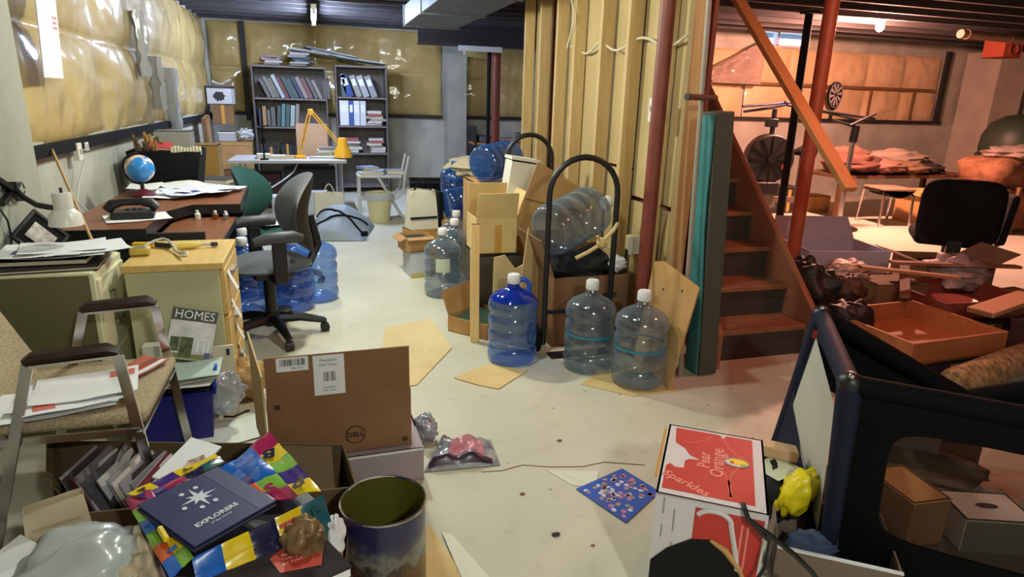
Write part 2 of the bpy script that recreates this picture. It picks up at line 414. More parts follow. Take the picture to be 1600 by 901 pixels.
bx = thing('junction_box', 'yellowed outlet box low on a stud above the grey jug', 'switch', (1.79,3.37,0.60))
obj('box_body', B().box((0,0,0),(0.09,0.10,0.09)), mat('yellowed plastic', (222,206,150), 0.5), bx, bevel=0.01)
obj('cover_plate', B().box((-0.03,-0.055,0),(0.08,0.012,0.11)), OFFW, bx, bevel=0.004)
obj('bracket', B().box((0.02,0.03,-0.29),(0.03,0.04,0.58)), WOOD, bx)
# ---------------------------------------------------------------- round steel posts
def post(loc, r, label, m, h=2.36):
    t = thing('steel_post', label, 'post', loc)
    obj('pole', B().cyl((0,0,0.015),(0,0,h-0.02), r, n=20), m, t)
    obj('base_plate', B().box((0,0,0.008),(r*3.2,r*3.2,0.016)), m, t)
    obj('cap_plate', B().box((0,0,h-0.01),(r*3.2,r*3.2,0.02)), m, t)
    return t
post((2.61,9.65,0), 0.065, 'dark red steel post in front of the far insulated wall', REDP)
post((1.735,3.13,0), 0.040, 'maroon steel post standing inside the stud partition', REDP)
post((3.20,3.67,0), 0.046, 'rust red steel post beside the foot of the stairs', mat('bright red oxide', (176,88,56), 0.5, c2=(156,76,48), scale=6))
post((4.97,6.0,0), 0.042, 'black steel post standing behind the rust red one', BLKM)
post((2.46,9.50,0), 0.03, 'thin black pipe standing against the dark red post', BLKM)
# ---------------------------------------------------------------- small shared builders
def carton(name, label, loc, rz, w, d, h, m, flaps=None, cat='box', lid=False, t=0.006, group=None, rot=None, stuffing=None):
    """cardboard box; flaps = {'+x': (angle, length)} angle 0 upright, 90 flat outward, -90 folded in"""
    r = thing(name, label, cat, loc, rz, group, rot)
    b = B()
    b.box((0,0,t/2),(w,d,t)); b.box((w/2-t/2,0,h/2),(t,d,h)); b.box((-w/2+t/2,0,h/2),(t,d,h))
    b.box((0,d/2-t/2,h/2),(w-2*t,t,h)); b.box((0,-d/2+t/2,h/2),(w-2*t,t,h))
    if lid: b.box((0,0,h-t/2),(w,d,t))
    obj('carton_body', b, m, r)
    for k, (a, l) in (flaps or {}).items():
        if k[1] == 'x': ln, hw, ax = d*0.985, w/2, (1 if k[0] == '+' else -1)
        else: ln, hw, ax = w*0.985, d/2, (1 if k[0] == '+' else -1)
        a = rad(a); b = B()
        dx, dz = math.sin(a)*l, math.cos(a)*l; nx, nz_ = math.cos(a)*t/2, -math.sin(a)*t/2
        vs = []
        for q in (0, 1):
            for (u, s) in ((-ln/2,-1),(ln/2,-1),(ln/2*(1-0.03*q),1),(-ln/2*(1-0.03*q),1)):
                pass
        P = [(-nx,-nz_),(nx,nz_),(nx+dx,nz_+dz),(-nx+dx,-nz_+dz)]
        for u in (-ln/2, ln/2):
            for (p, z) in P:
                o_ = ax*(hw-t/2+p)
                vs.append((o_, u, h+z) if k[1] == 'x' else (u, o_, h+z))
        b.add(vs, [(0,1,2,3),(7,6,5,4),(0,4,5,1),(1,5,6,2),(2,6,7,3),(3,7,4,0)])
        obj('flap', b, m, r)
    return r
def tape(r, c, d, rot=None): return obj('packing_tape', B().box(c, d, rot), mat('brown tape', (198,148,70), 0.3), r)
def sheet(name, label, loc, rz, w, h, m, cat='paper', bend=0.01, seed=1, rot=None, group=None, print_m=None, print_at=(0,0,0.6,0.6), th=0.0012):
    """a sheet of paper, softly buckled, with a thickness of its own"""
    def f(u, v):
        x = (u-0.5)*w; y_ = (v-0.5)*h
        return (x, y_, bend*(0.6+nz(x*6+seed, y_*6, seed))*1.0+bend*0.8*abs(u-0.5)*2*abs(v-0.5)*2)
    r = thing(name, label, cat, loc, rz, group, rot)
    obj('leaf', B().grid(8, 8, f), m, r, solid=th, angle=180)
    if print_m:
        cx, cy, pw_, ph_ = print_at
        def g(u, v):
            x = (cx+(u-0.5)*pw_)*w; y_ = (cy+(v-0.5)*ph_)*h; uu = x/w+0.5; vv = y_/h+0.5
            p = f(uu, vv); return (p[0], p[1], p[2]+th*0.8)
        obj('printing', B().grid(6, 6, g), print_m, r, angle=180, solid=0.0006)
    return r
def book(name, label, loc, w, d, t, m, rot=(0,0,0), cat='book', group=None, page=None):
    """lying book: cover wraps pages; spine on -x"""
    r = thing(name, label, cat, loc, 0, group, rot)
    b = B().box((0,0,0.0015),(w,d,0.003)).box((0,0,t-0.0015),(w,d,0.003)).box((-w/2+0.0015,0,t/2),(0.003,d,t))
    obj('cover', b, m, r); obj('pages', B().box((0.002,0,t/2),(w-0.012,d-0.008,t-0.006)), page or mat('book pages', (214,206,186), 0.8), r)
    return r
def crumple(b, c, r, seed, amp=0.35, nu=32, nv=22, sharp=2.2):
    b.soft = True
    return b.ball(c, r, nu, nv, f=lambda d: 1+amp*(abs(nz(d.x*sharp+seed, d.y*sharp, d.z*sharp))*1.5-0.45)+amp*0.10*abs(nz(d.x*5+seed, d.y*5, d.z*5)))

# ---------------------------------------------------------------- far wall: two bookcases
DKW = mat('dark bookcase board', (84,78,76), 0.6, c2=(96,88,84), scale=4, stretch=(8,8,1)); GRYW = mat('grey bookcase board', (112,106,104), 0.6)
def bookcase(label, x0, x1, yf, d, h, levels, m):
    r = thing('bookcase', label, 'bookcase', ((x0+x1)/2, yf+d/2, 0)); w = x1-x0
    for s in (-1, 1): obj('side_panel', B().box((s*(w/2-0.012),0,h/2),(0.024,d,h)), m, r)
    for z in levels: obj('shelf', B().box((0,0,z-0.012),(w-0.05,d-0.01,0.024)), GRYW, r)
    obj('back_panel', B().box((0,d/2-0.004,h/2),(w-0.05,0.008,h-0.02)), m, r)
    return r
YF = 9.86
bookcase('dark bookcase with tilted books, the wider of the two', -0.81, 0.185, YF, 0.30, 1.76, (0.10,0.52,0.94,1.33,1.76), DKW)
bookcase('dark bookcase holding binders, the narrower of the two', 0.30, 1.03, YF, 0.30, 1.80, (0.10,0.58,0.97,1.37,1.80), DKW)
cols = [(104,102,102),(124,122,118),(112,110,96),(166,174,184),(104,60,60),(66,86,88),(70,90,92),(60,68,96),(140,130,126),(116,78,80),(94,92,92),(140,134,130),(86,84,84),(104,100,94)]
names = ['grey','pale grey','olive','pale blue','maroon','teal','green','navy','tan','rust','brown grey','buff','dark grey','drab']
def upright(kind, label, x, yb, z, t, d, h, c, lean, group, cname):
    """a single standing book or binder seen from its spine, leaning about its foot"""
    r = thing(kind, label, 'binder' if kind == 'ring_binder' else 'book', (x, yb, z), 0, group, rot=(0, lean, 0))
    m = mat(cname+' cover', c, 0.6)
    b = B().box((-t/2+0.001,0,h/2),(0.002,d,h)).box((t/2-0.001,0,h/2),(0.002,d,h)).box((0,-d/2+0.001,h/2),(t,0.002,h))
    obj('cover', b, m, r)
    obj('pages', B().box((0,0.004,h/2),(t-0.004,d-0.012,h-0.012)), mat('book pages', (214,206,186), 0.8), r)
    if kind == 'ring_binder': obj('spine_label', B().box((0,-d/2-0.001,h*0.68),(t*0.7,0.002,h*0.3)), WHITE, r)
    return r
x = -0.70
for i in range(14):
    t = [0.05,0.045,0.06,0.05,0.055,0.05,0.06,0.05,0.055,0.06,0.05,0.045,0.05,0.04][i]; h = [0.27,0.30,0.28,0.33,0.30,0.31,0.27,0.30,0.31,0.29,0.30,0.27,0.25,0.25][i]
    lean = -rad(24) if i < 12 else -rad(4)
    upright('shelf_book', f'{names[i]} leaning book on the top shelf, {ORD[i]} from the curtain end', x+0.11, YF+0.13, 1.335, t, 0.2, h, cols[i], lean, 'leaning books on the wide bookcase', names[i]); x += t*1.08/math.cos(lean)
x = -0.75
for i in range(9):
    t = [0.04,0.05,0.045,0.06,0.05,0.05,0.055,0.06,0.05][i]; h = [0.24,0.27,0.22,0.26,0.28,0.31,0.30,0.29,0.31][i]; k = (i*5+7) % 14
    upright('shelf_book', f'{names[k]} upright book on the second shelf, {ORD[i]} along the row', x+t/2, YF+0.13, 0.945, t, 0.2, h, [cols[7],(168,128,88),cols[0],cols[10],cols[5],(92,128,130),cols[6],(150,170,170),cols[8]][i], rad(5) if i > 3 else 0, 'upright books on the second shelf', names[k]+' b'); x += t+0.008
x = 0.40
for i in range(5):
    t = [0.07,0.10,0.08,0.09,0.09][i]; c = [(70,92,104),(44,72,140),(150,146,144),(160,164,168),(140,144,150)][i]; nn = ['slate','royal blue','light grey','silver','ash'][i]
    upright('ring_binder', f'{nn} binder leaning on the top shelf of the binder bookcase', x+0.02, YF+0.13, 1.375, t, 0.22, 0.31, c, -rad(20 if i else 3), 'leaning binders', nn); x += t*1.12+0.012
x = 0.345
for i in range(4):
    t = [0.13,0.06,0.085,0.085][i]; c = [(214,216,220),(52,88,160),(206,210,216),(198,202,210)][i]; nn = ['white','blue','chalk','pale'][i]
    upright('ring_binder', f'{nn} upright binder on the second shelf, {ORD[i]} of four', x+t/2, YF+0.12, 0.975, t, 0.22, 0.345, c, 0, 'upright binders', nn); x += t+0.004
def pile(base_x, base_y, z, n, w, d, tmin, tmax, kind, label, group, pal, jx=0.03):
    zz = z
    for i in range(n):
        t = random.uniform(tmin, tmax); c = pal[i % len(pal)]
        r = book(kind, label.format(ORD[i]), (base_x+random.uniform(-jx,jx), base_y+random.uniform(-jx,jx)*0.5, zz), w*random.uniform(0.85,1.0), d*random.uniform(0.85,1.0), t, mat('pile cover %d %d %d' % c, c, 0.7), rot=(0,0,rad(random.uniform(-14,14)+90)), cat='book' if kind != 'paper_stack' else 'papers', group=group)
        zz += t+0.001
PALE = [(190,186,180),(206,202,196),(172,160,150),(214,212,206),(160,90,86),(196,190,186)]
pile(0.86, YF+0.14, 0.975, 6, 0.28, 0.24, 0.025, 0.05, 'paper_stack', 'pale paper stack beside the upright binders, {} from below', 'papers beside the binders', PALE)
pile(0.50, YF+0.14, 0.585, 5, 0.26, 0.24, 0.025, 0.05, 'paper_stack', 'paper stack under the upright binders, {} from below', 'papers under the binders', PALE)
pile(0.84, YF+0.14, 0.585, 6, 0.28, 0.24, 0.025, 0.045, 'paper_stack', 'paper stack at the post end of the third shelf, {} from below', 'papers on the third shelf', PALE)
pile(-0.52, YF+0.14, 1.765, 4, 0.34, 0.24, 0.02, 0.045, 'flat_book', 'book lying on top of the wide bookcase, {} from below', 'books lying on the wide bookcase', [(120,112,108),(176,176,176),(150,120,120),(130,124,122)], 0.05)
pile(-0.12, YF+0.14, 1.765, 6, 0.40, 0.26, 0.02, 0.04, 'flat_book', 'book in the taller heap on the wide bookcase, {} from below', 'heaped books on the wide bookcase', [(150,150,148),(168,168,166),(110,110,112),(60,88,100),(140,138,136),(176,176,178)], 0.06)
for i, (x0, z0, x1, z1, c) in enumerate([(-0.10,2.02,0.62,1.90,(54,74,80)),(0.0,1.99,0.5,1.89,(150,152,152)),(0.35,1.90,1.02,1.83,(48,66,70)),(-0.3,1.99,0.25,1.93,(164,166,166))]):
    t = thing('drawing_roll', f'{["dark teal","pale grey","slate","light"][i]} flat folder sprawled across the bookcase tops', 'folder', ((x0+x1)/2, YF+0.16, (z0+z1)/2), rot=(0, math.atan2(z0-z1, x1-x0), 0))
    L_ = math.hypot(x1-x0, z1-z0)
    obj('folder_cover', B().box((0,0,0),(L_,0.26,0.022)), mat('folder %d' % i, c, 0.6), t, bevel=0.004); obj('loose_leaves', B().box((0.01,-0.005,0.014),(L_*0.93,0.23,0.01)), WHITE, t)
for i, (x, z, s, c) in enumerate([(-0.62,0.53,0.14,(60,54,60)),(-0.40,0.53,0.18,(44,44,48)),(-0.15,0.53,0.15,(140,120,96)),(0.05,0.53,0.13,(64,70,84)),(-0.55,0.11,0.2,(52,46,46)),(-0.2,0.11,0.22,(46,48,54))]):
    t = carton('storage_carton', f'small {["plum","black","tan","slate","brown","charcoal"][i]} box on a low shelf of the wide bookcase', (x,YF+0.13,z), 0, s, 0.2, s*0.95, mat('small box %d' % i, c, 0.7), lid=True); tape(t, (0,-0.101,s*0.5), (0.03,0.002,s*0.9))

# grey drafting table with its lamp
TB = thing('drafting_table', 'pale grey table with chrome legs before the bookcases', 'table', (-0.32,8.52,0))
TOPM = mat('grey table laminate', (178,176,172), 0.5)
obj('table_top', B().prism([(-0.68,-0.42),(0.66,-0.40),(0.66,0.34),(-0.66,0.34)],0.60,0.635), TOPM, TB, bevel=0.004)
for x, y in ((-0.56,-0.32),(0.60,-0.30),(-0.56,0.28),(0.58,0.28)):
    obj('leg', B().cyl((x,y,0),(x,y,0.60),0.016), CHROME, TB)
obj('apron', B().box((0,0.28,0.57),(1.1,0.02,0.05)), ALU, TB)
YLW = mat('yellow lamp enamel', (226,164,36), 0.35)
L1 = thing('drafting_lamp', 'yellow jointed drafting lamp with a bell shade on the grey table', 'lamp', (-0.20,8.42,0.636))
obj('base', B().lathe([(0.07,0),(0.075,0.01),(0.07,0.03),(0.02,0.04),(0.02,0.07)], 20), YLW, L1)
for dx in (-0.018, 0.018):
    obj('lower_arm', B().bar((dx-0.01,0,0.05),(0.15+dx,0.02,0.57),0.014,0.014), YLW, L1)
    obj('upper_arm', B().bar((0.15+dx,0.02,0.57),(0.47+dx,-0.03,0.18),0.014,0.014), YLW, L1)
obj('elbow', B().box((0.15,0.02,0.55),(0.06,0.03,0.07)), YLW, L1, bevel=0.006)
obj('lamp_shade', B().shell([(0.0,0.262),(0.045,0.258),(0.055,0.24),(0.06,0.17),(0.10,0.10),(0.115,0.02),(0.108,0.02),(0.095,0.095),(0.05,0.165)],24,(0.51,-0.05,-0.005)), YLW, L1)
obj('spring', B().tube([(0.02,0.015,0.12),(0.10,0.018,0.42)],0.006,6), CHROME, L1)
DB = thing('drawing_board', 'plain brown board propped up behind the yellow lamp', 'board', (-0.05,8.70,0.64), rot=(rad(-8),0,0))
obj('board_panel', B().box((0,0,0.20),(0.38,0.014,0.40)), mat('pinkish board', (164,130,100), 0.8, c2=(174,140,110), scale=3), DB, bevel=0.002)
obj('prop_strut', B().box((0,0.05,0.15),(0.03,0.06,0.3)), WOOD, DB)
for i, (x, y, w, d, t, c) in enumerate([(-0.62,8.42,0.16,0.2,0.05,(206,196,170)),(-0.48,8.40,0.2,0.22,0.035,(190,182,160)),(-0.36,8.36,0.16,0.14,0.03,(172,132,76)),(0.10,8.60,0.26,0.2,0.03,(200,196,170)),(0.10,8.60,0.24,0.19,0.03,(170,172,140)),(0.11,8.60,0.25,0.2,0.028,(206,204,190)),(0.12,8.60,0.22,0.18,0.03,(120,116,110)),(0.06,8.42,0.3,0.1,0.02,(196,196,192))]):
    z = 0.637+([0,0,0,0,0.031,0.062,0.091,0][i])
    book('table_book', f'{["cream","buff","tan","straw","moss","ivory","grey","white"][i]} book lying on the grey drafting table', (x,y,z), w, d, t, mat('table book %d' % i, c, 0.7), rot=(0,0,rad([5,-8,12,90,86,94,88,3][i])), group='books on the drafting table')
RD = thing('microphone_stand', 'thin black upright stand at the front of the grey table', 'stand', (-0.60,8.20,0.636))
obj('pole', B().cyl((0,0,0),(0.01,0,0.62),0.009), BLKM, RD); obj('base', B().lathe([(0.05,0),(0.05,0.012),(0.012,0.02)],16), BLKM, RD); obj('boom', B().bar((-0.06,0,0.36),(0.08,0,0.40),0.012,0.012), BLKM, RD)
obj('clip', B().box((0.0,0,0.22),(0.05,0.03,0.06)), BLKM, RD)
CW = thing('lamp_cable', 'pale cord drooping under the grey table', 'cord', (0,0,0))
obj('cord_run', B().tube([(-0.22+0.0*i,8.3,0.60-0.0) if i == 0 else (-0.22-0.06*i,8.25-0.1*i,0.58-0.33*(i/10)**0.6) for i in range(11)],0.009,6), mat('grey cord', (180,180,176), 0.5), CW)
# dark things under the table
t = carton('storage_chest', 'black storage trunk under the grey drafting table', (-0.10,8.68,0), 0, 0.62, 0.34, 0.50, mat('dark trunk', (30,26,30), 0.7), lid=True); obj('latch', B().box((0,-0.175,0.36),(0.05,0.01,0.06)), ALU, t)
t = carton('maroon_case', 'dark maroon case under the grey table beside the trunk', (-0.60,8.70,0), 0, 0.30, 0.3, 0.44, mat('maroon case', (56,20,28), 0.7), lid=True); obj('latch', B().box((0,-0.155,0.3),(0.05,0.01,0.06)), ALU, t)
t = carton('white_carton', 'white carton on the floor behind the green chair', (-0.36,7.6,0), 6, 0.30, 0.25, 0.30, mat('white card', (190,192,200), 0.7), lid=True); tape(t, (0,-0.126,0.15), (0.04,0.002,0.29))
t = carton('white_carton', 'grey white carton under the table front', (-0.02,8.05,0), -4, 0.24, 0.22, 0.28, mat('white card', (190,192,200), 0.7), lid=True); tape(t, (0,-0.111,0.14), (0.04,0.002,0.27))
# white two tier stand, wastebasket, paper bag, grey cloth bag
SW = thing('tubular_stand', 'white tubular stand with two shelves piled with papers', 'stand', (0.68,7.72,0))
WM = mat('white tube enamel', (196,196,196), 0.4)
for y in (-0.16, 0.16):
    obj('side_tube', B().tube([(-0.23,y,0),(-0.23,y,0.50),(0.24,y,0.50)],0.016,8), WM, SW)
    obj('slanted_leg', B().tube([(-0.02,y,0.50),(0.27,y,0.0)],0.017,8), WM, SW)
    obj('back_tube', B().tube([(0.10,y,0.24),(0.20,y,0.26),(0.26,y,0.34),(0.30,y,0.56),(0.34,y,0.74)],0.014,8), WM, SW)
obj('upper_shelf', B().box((0.0,0,0.505),(0.50,0.36,0.025)), WM, SW, bevel=0.005)
obj('lower_shelf', B().box((-0.03,0,0.25),(0.42,0.34,0.025)), WM, SW, bevel=0.005)
for i, (x, y, z, w, d, t, c, a) in enumerate([(0.58,7.68,0.52,0.26,0.2,0.03,(196,196,190),8),(0.62,7.70,0.551,0.24,0.2,0.02,(140,150,170),-12),(0.86,7.70,0.52,0.2,0.2,0.05,(120,124,128),4),(0.82,7.64,0.52,0.0,0,0,(0,0,0),0),(0.56,7.76,0.572,0.2,0.2,0.03,(110,124,150),22),(0.60,7.70,0.265,0.25,0.2,0.03,(170,160,150),3),(0.70,7.72,0.296,0.22,0.18,0.02,(130,124,120),-9)]):
    if not w: continue
    book('stand_book', f'{["white","lilac","grey","","slate blue","tan","brown"][i]} book lying on the white tubular stand', (x,y,z), w, d, t, mat('stand book %d' % i, c, 0.7), rot=(0,0,rad(a)), group='books on the tubular stand')
WBK = thing('waste_basket', 'cream plastic waste basket with a liner under the white stand', 'basket', (0.66,7.50,0))
CRM = mat('cream plastic', (206,196,150), 0.45)
obj('tub', B().lathe([(0.0,0.006),(0.105,0.006),(0.14,0.33),(0.148,0.335),(0.15,0.30),(0.112,0.0)],28), CRM, WBK)
obj('liner', B().shell([(0.13,0.28),(0.146,0.335),(0.155,0.335),(0.158,0.27),(0.15,0.25)],28), clear_mat('bin liner', (235,238,240), (215,218,222), 0.6, 0.3), WBK)
BG = thing('paper_bag', 'white paper carrier bag with a rope handle on the floor', 'bag', (0.10,7.35,0), 4)
def bagf(b, w0, d0, w1, d1, h, seed, n=7, k=6):
    ring = lambda z, w, d: [(-w/2+w*i/k,-d/2) for i in range(k)]+[(w/2,-d/2+d*i/3) for i in range(3)]+[(w/2-w*i/k,d/2) for i in range(k)]+[(-w/2,d/2-d*i/3) for i in range(3)]
    vs = []; N_ = 2*k+6
    for j in range(n+1):
        u = j/n; w = w0+(w1-w0)*u; d = d0+(d1-d0)*u
        for (x, y) in ring(0, w, d):
            q = nz(x*9+seed, y*9, u*4)*0.02*u+0.012*nz(x*20, y*20, u*9+seed)*u
            vs.append((x*(1+q), y+q, h*u+(0.02*nz(x*7, y*5, seed) if j == n else 0)))
    fs = [tuple(range(N_-1,-1,-1))]
    for j in range(n):
        for i in range(N_): fs.append((j*N_+i, j*N_+(i+1)%N_, (j+1)*N_+(i+1)%N_, (j+1)*N_+i))
    return b.add(vs, fs)
PBAG = mat('cream paper', (214,208,188), 0.7, bump=0.1, bscale=8)
obj('bag_body', bagf(B(), 0.30, 0.14, 0.31, 0.10, 0.36, 4), PBAG, BG, solid=0.002, angle=60)
obj('handle', B().tube([(-0.07+0.14*i/14, -0.052, 0.33+0.13*math.sin(PI*i/14)) for i in range(15)],0.006,6), mat('cord white', (216,210,200), 0.6), BG)
GC = thing('cloth_bag', 'blue grey folded cloth bag slumped on the concrete floor', 'bag', (0.20,6.85,0), -10)
GCM = mat('blue grey nylon', (128,140,150), 0.6, c2=(146,158,168), scale=3, bump=0.15, bscale=7)
def gcf(u, v):
    x = (u-0.5)*0.62; y = (v-0.5)*0.78; e = (1-(abs(u-0.5)*2)**3)*(1-(abs(v-0.5)*2)**4)
    hh = (0.10+0.22*v-0.12*max(0,u-0.55)*2.2)*e**0.5+0.035*fbm(x*4, y*4, 2.2)*e
    return (x*(0.9+0.1*v), y, max(0.006, hh))
obj('bag_body', B().grid(40, 40, gcf), GCM, GC, angle=180)
for k, (u0, v0, u1, v1) in enumerate([(0.05,0.2,0.95,0.62),(0.05,0.75,0.9,0.30)]):
    pts = [gcf(u0+(u1-u0)*i/20, v0+(v1-v0)*i/20) for i in range(21)]
    obj('strap', B().tube([(p[0],p[1],p[2]+0.006) for p in pts],0.012,6), BLKM, GC)
obj('buckle', B().box((0.27,-0.30,0.06),(0.07,0.04,0.05),(0,0,0.5)), BLKM, GC, bevel=0.01)

# corner clutter by the insulated wall
c1 = carton('printed_carton', 'white box printed with a dark gadget, topmost of its stack', (-1.19,9.70,1.235), -4, 0.30, 0.26, 0.235, mat('white card b', (196,196,204), 0.6), lid=True)
obj('lid_band', B().box((0,0,0.215),(0.306,0.266,0.032)), mat('dark lid card', (58,58,66), 0.6), c1)
crumple(bb := B(), (0.0,-0.131,0.10), (0.07,0.003,0.055), 3, 0.6); obj('printing', bb, DARKP, c1)
sheet('loose_paper', 'crumpled white sheet on top of the printed white box', (-1.16,9.70,1.472), 10, 0.24, 0.2, WHITE, bend=0.05, seed=4)
c2 = carton('tan_carton', 'tan carton under the printed white box', (-1.18,9.72,0.97), 3, 0.26, 0.28, 0.262, CARD_D, lid=True); tape(c2, (0,-0.141,0.13), (0.04,0.002,0.25))
c3 = carton('tan_carton', 'wide tan carton with a closed lid beside the table', (-1.05,9.55,0.40), 2, 0.42, 0.36, 0.36, CARD, lid=True); obj('lid_rim', B().box((0,0,0.33),(0.43,0.37,0.04)), CARD, c3)
c4 = carton('tan_carton', 'lowest tan carton in the corner stack', (-1.05,9.55,0.0), -2, 0.40, 0.36, 0.397, CARD_D, lid=True); tape(c4, (0,-0.181,0.2), (0.05,0.002,0.39))
c5 = carton('grey_plastic_bin', 'pale grey bin lying on the wide tan carton', (-1.14,9.55,0.762), 8, 0.22, 0.22, 0.12, mat('pale grey bin', (168,170,176), 0.5), lid=True); obj('bin_rim', B().box((0,0,0.11),(0.235,0.235,0.02)), OFFW, c5)
bb = B(); crumple(bb, (0,0,0.08), (0.11,0.09,0.08), 8, 0.5); tag(obj('crumpled_bag', bb, mat('clear grey film', (172,172,170), 0.25), loc=(-0.92,9.5,0.765), solid=0), 'crumpled clear bag on the wide tan carton', 'bag')
c6 = carton('tan_carton', 'brown board panel leaning in the corner by the insulation', (-1.29,9.0,0.0), 0, 0.05, 0.36, 1.10, CARD_D, lid=True, rot=(rad(6),0,0)); tape(c6, (0.026,0,0.5), (0.002,0.05,1.0))
# dark tapered tub full of sticks on the desk's far end
TU = thing('stick_tub', 'big black tapered tub packed with wooden sticks behind the globe', 'tub', (-1.07,5.42,0.42))
obj('tub', bagf(B(), 0.34, 0.26, 0.47, 0.36, 0.55, 2.0), BLKM, TU, solid=0.006, angle=60)
obj('stand_block', B().box((0,0,-0.21),(0.30,0.24,0.41)), DARKB, TU)
SK = [mat('stick %d' % i, c, 0.6) for i, c in enumerate([(150,104,50),(112,76,44),(180,146,92),(60,50,44),(216,206,180)])]
for i in range(14):
    a = -0.20+0.0125*i; yy = [0.08,-0.05,0.02,-0.1,0.1,-0.02,0.06,-0.08,0.0,0.09,-0.06,0.04,-0.1,0.03][i]; hh = [0.62,0.66,0.60,0.64,0.67,0.61,0.65,0.60,0.66,0.63,0.59,0.64,0.62,0.60][i]
    tag(obj('wooden_stick', B().cyl((-1.07+a*0.7,5.42+yy*0.6,0.46),(-1.07+a*1.12,5.42+yy,0.42+hh),0.011,n=7), SK[i % 4]), f'{["tan","brown","straw","dark"][i % 4]} wooden stick in the black tub, {ORD[i]} counted from the insulated wall', 'stick', 'sticks in the black tub')
for i in range(10):
    tag(obj('cork_peg', B().cyl((-1.03+0.021*i,5.36,0.94),(-1.03+0.021*i,5.36,0.993+0.008*math.sin(i)),0.011,n=8), SK[4]), f'cream peg end at the black tub rim, {ORD[i]} counted from the sticks', 'peg', 'pegs at the tub rim')
r = book('red_folder', 'red and white folder poking out of the black tub', (-1.12,5.44,0.985), 0.16, 0.12, 0.02, mat('red folder', (180,60,60), 0.6), rot=(0.3,0.1,0.2))
c7 = carton('grey_carton', 'grey card box standing behind the black tub', (-1.12,5.98,0.62), 0, 0.26, 0.2, 0.46, mat('grey card', (140,138,132), 0.7), lid=True); obj('plinth', B().box((0,0,-0.31),(0.24,0.18,0.62)), DARKB, c7)
c8 = carton('yellow_sack', 'mustard sack standing against the corner cartons', (-1.05,6.7,0), 0, 0.34, 0.3, 0.92, mat('mustard sack', (150,116,56), 0.85, bump=0.3, bscale=14), lid=True); tape(c8, (0,-0.151,0.5), (0.1,0.002,0.3))
for i in range(7):
    book('floor_book', f'dark paper bundle heaped beyond the desk, {ORD[i]} from below', (-0.80+random.uniform(-.06,.06),6.2+random.uniform(-.1,.1),0.36+0.045*i), 0.3, 0.26, 0.04, mat('bundle %d' % (i%3), [(70,66,64),(176,174,170),(110,104,98)][i%3], 0.8), rot=(0,0,rad(random.uniform(-40,40))), cat='papers', group='bundles beyond the desk')
c9 = carton('grey_crate', 'dark crate carrying the paper bundles beyond the desk', (-0.82,6.2,0), 5, 0.46, 0.5, 0.355, DARKB, lid=True); obj('handle_slot', B().box((0,-0.252,0.28),(0.12,0.004,0.03)), OFFW, c9)
for i, (yy, zz, l) in enumerate([(6.2,1.75,0.5),(6.6,1.45,0.45),(7.2,1.3,0.6)]):
    def pf(u, v, yy=yy, zz=zz, l=l): return (WL+0.09+0.05*math.sin(u*7+i)+0.03*nz(u*5,v*5,i), yy+0.18*(u-0.5), zz+l*(v-0.5))
    tag(obj('plastic_strip', B().grid(8, 12, pf), clear_mat('torn film', (225,228,230), (205,208,212), 0.35, 0.12), solid=0.002, angle=180), f'torn clear plastic strip hanging on the insulated wall, {["highest","middle","lowest"][i]} one', 'plastic')
# ---------------------------------------------------------------- desk and what stands on it
DK = thing('office_desk', 'brown laminate desk with a pulled out tray along the insulated wall', 'desk', (0,0,0))
obj('desk_top', B().prism([(-1.24,3.47),(-0.83,3.47),(-0.83,3.98),(-0.73,4.20),(-0.47,4.20),(-0.50,5.05),(-1.24,5.05)],0.712,0.74), WALN, DK, bevel=0.003)
edge = B()
for p, q in (((-1.24,3.468),(-0.83,3.468)),((-0.828,3.468),(-0.828,3.98)),((-0.83,3.978),(-0.73,4.198)),((-0.73,4.198),(-0.468,4.198)),((-0.468,4.2),(-0.498,5.05))):
    edge.bar((p[0],p[1],0.715),(q[0],q[1],0.715),0.006,0.056)
obj('edge_band', edge, BLK, DK)
obj('keyboard_tray', B().box((-0.655,3.83,0.655),(0.33,0.72,0.022)), WALN, DK, bevel=0.003)
obj('tray_band', B().box((-0.655,3.468,0.652),(0.34,0.008,0.03)).box((-0.488,3.83,0.652),(0.008,0.72,0.03)), BLK, DK)
for y in (3.52, 4.98): obj('end_panel', B().box((-0.90,y,0.355),(0.66,0.025,0.71)), mat('black desk panel', (26,24,24), 0.6), DK)
obj('modesty_panel', B().box((-1.22,4.25,0.42),(0.02,1.44,0.56)), mat('black desk panel', (26,24,24), 0.6), DK)
GL = thing('globe', 'small blue desk globe on a maroon foot', 'globe', (-1.08,4.60,0.741))
gm = mat('globe map', (46,132,206), 0.25, c2=(226,196,176), scale=9, detail=4, lo=0.52, hi=0.56, coat=0.5)
obj('sphere', B().ball((0,0,0.175),0.085,28,18), gm, GL)
obj('meridian_ring', B().tube([(0.0-0.097*math.sin(a),-0.0,0.175+0.097*math.cos(a)) for a in [PI*i/16 for i in range(17)]],0.007,6), BLK, GL)
obj('stem', B().cyl((0,0,0.03),(0,0,0.085),0.012), BLK, GL)
obj('base', B().lathe([(0.075,0),(0.075,0.012),(0.05,0.03),(0.02,0.045)],24), mat('maroon plastic', (84,22,36), 0.35), GL)
PH = thing('desk_phone', 'black desk telephone lying on a white sheet', 'phone', (-0.95,3.80,0.745), 8)
obj('phone_body', B().prism([(-0.10,-0.075),(0.10,-0.075),(0.10,0.075),(-0.10,0.075)],0.0,0.035), BLK, PH, bevel=0.008)
obj('handset', B().tube([(-0.115,-0.03,0.045),(-0.09,-0.03,0.075),(-0.04,-0.03,0.085),(0.04,-0.03,0.085),(0.09,-0.03,0.075),(0.115,-0.03,0.045)],[0.026,0.027,0.019,0.019,0.027,0.026],10), BLK, PH)
kb = B()
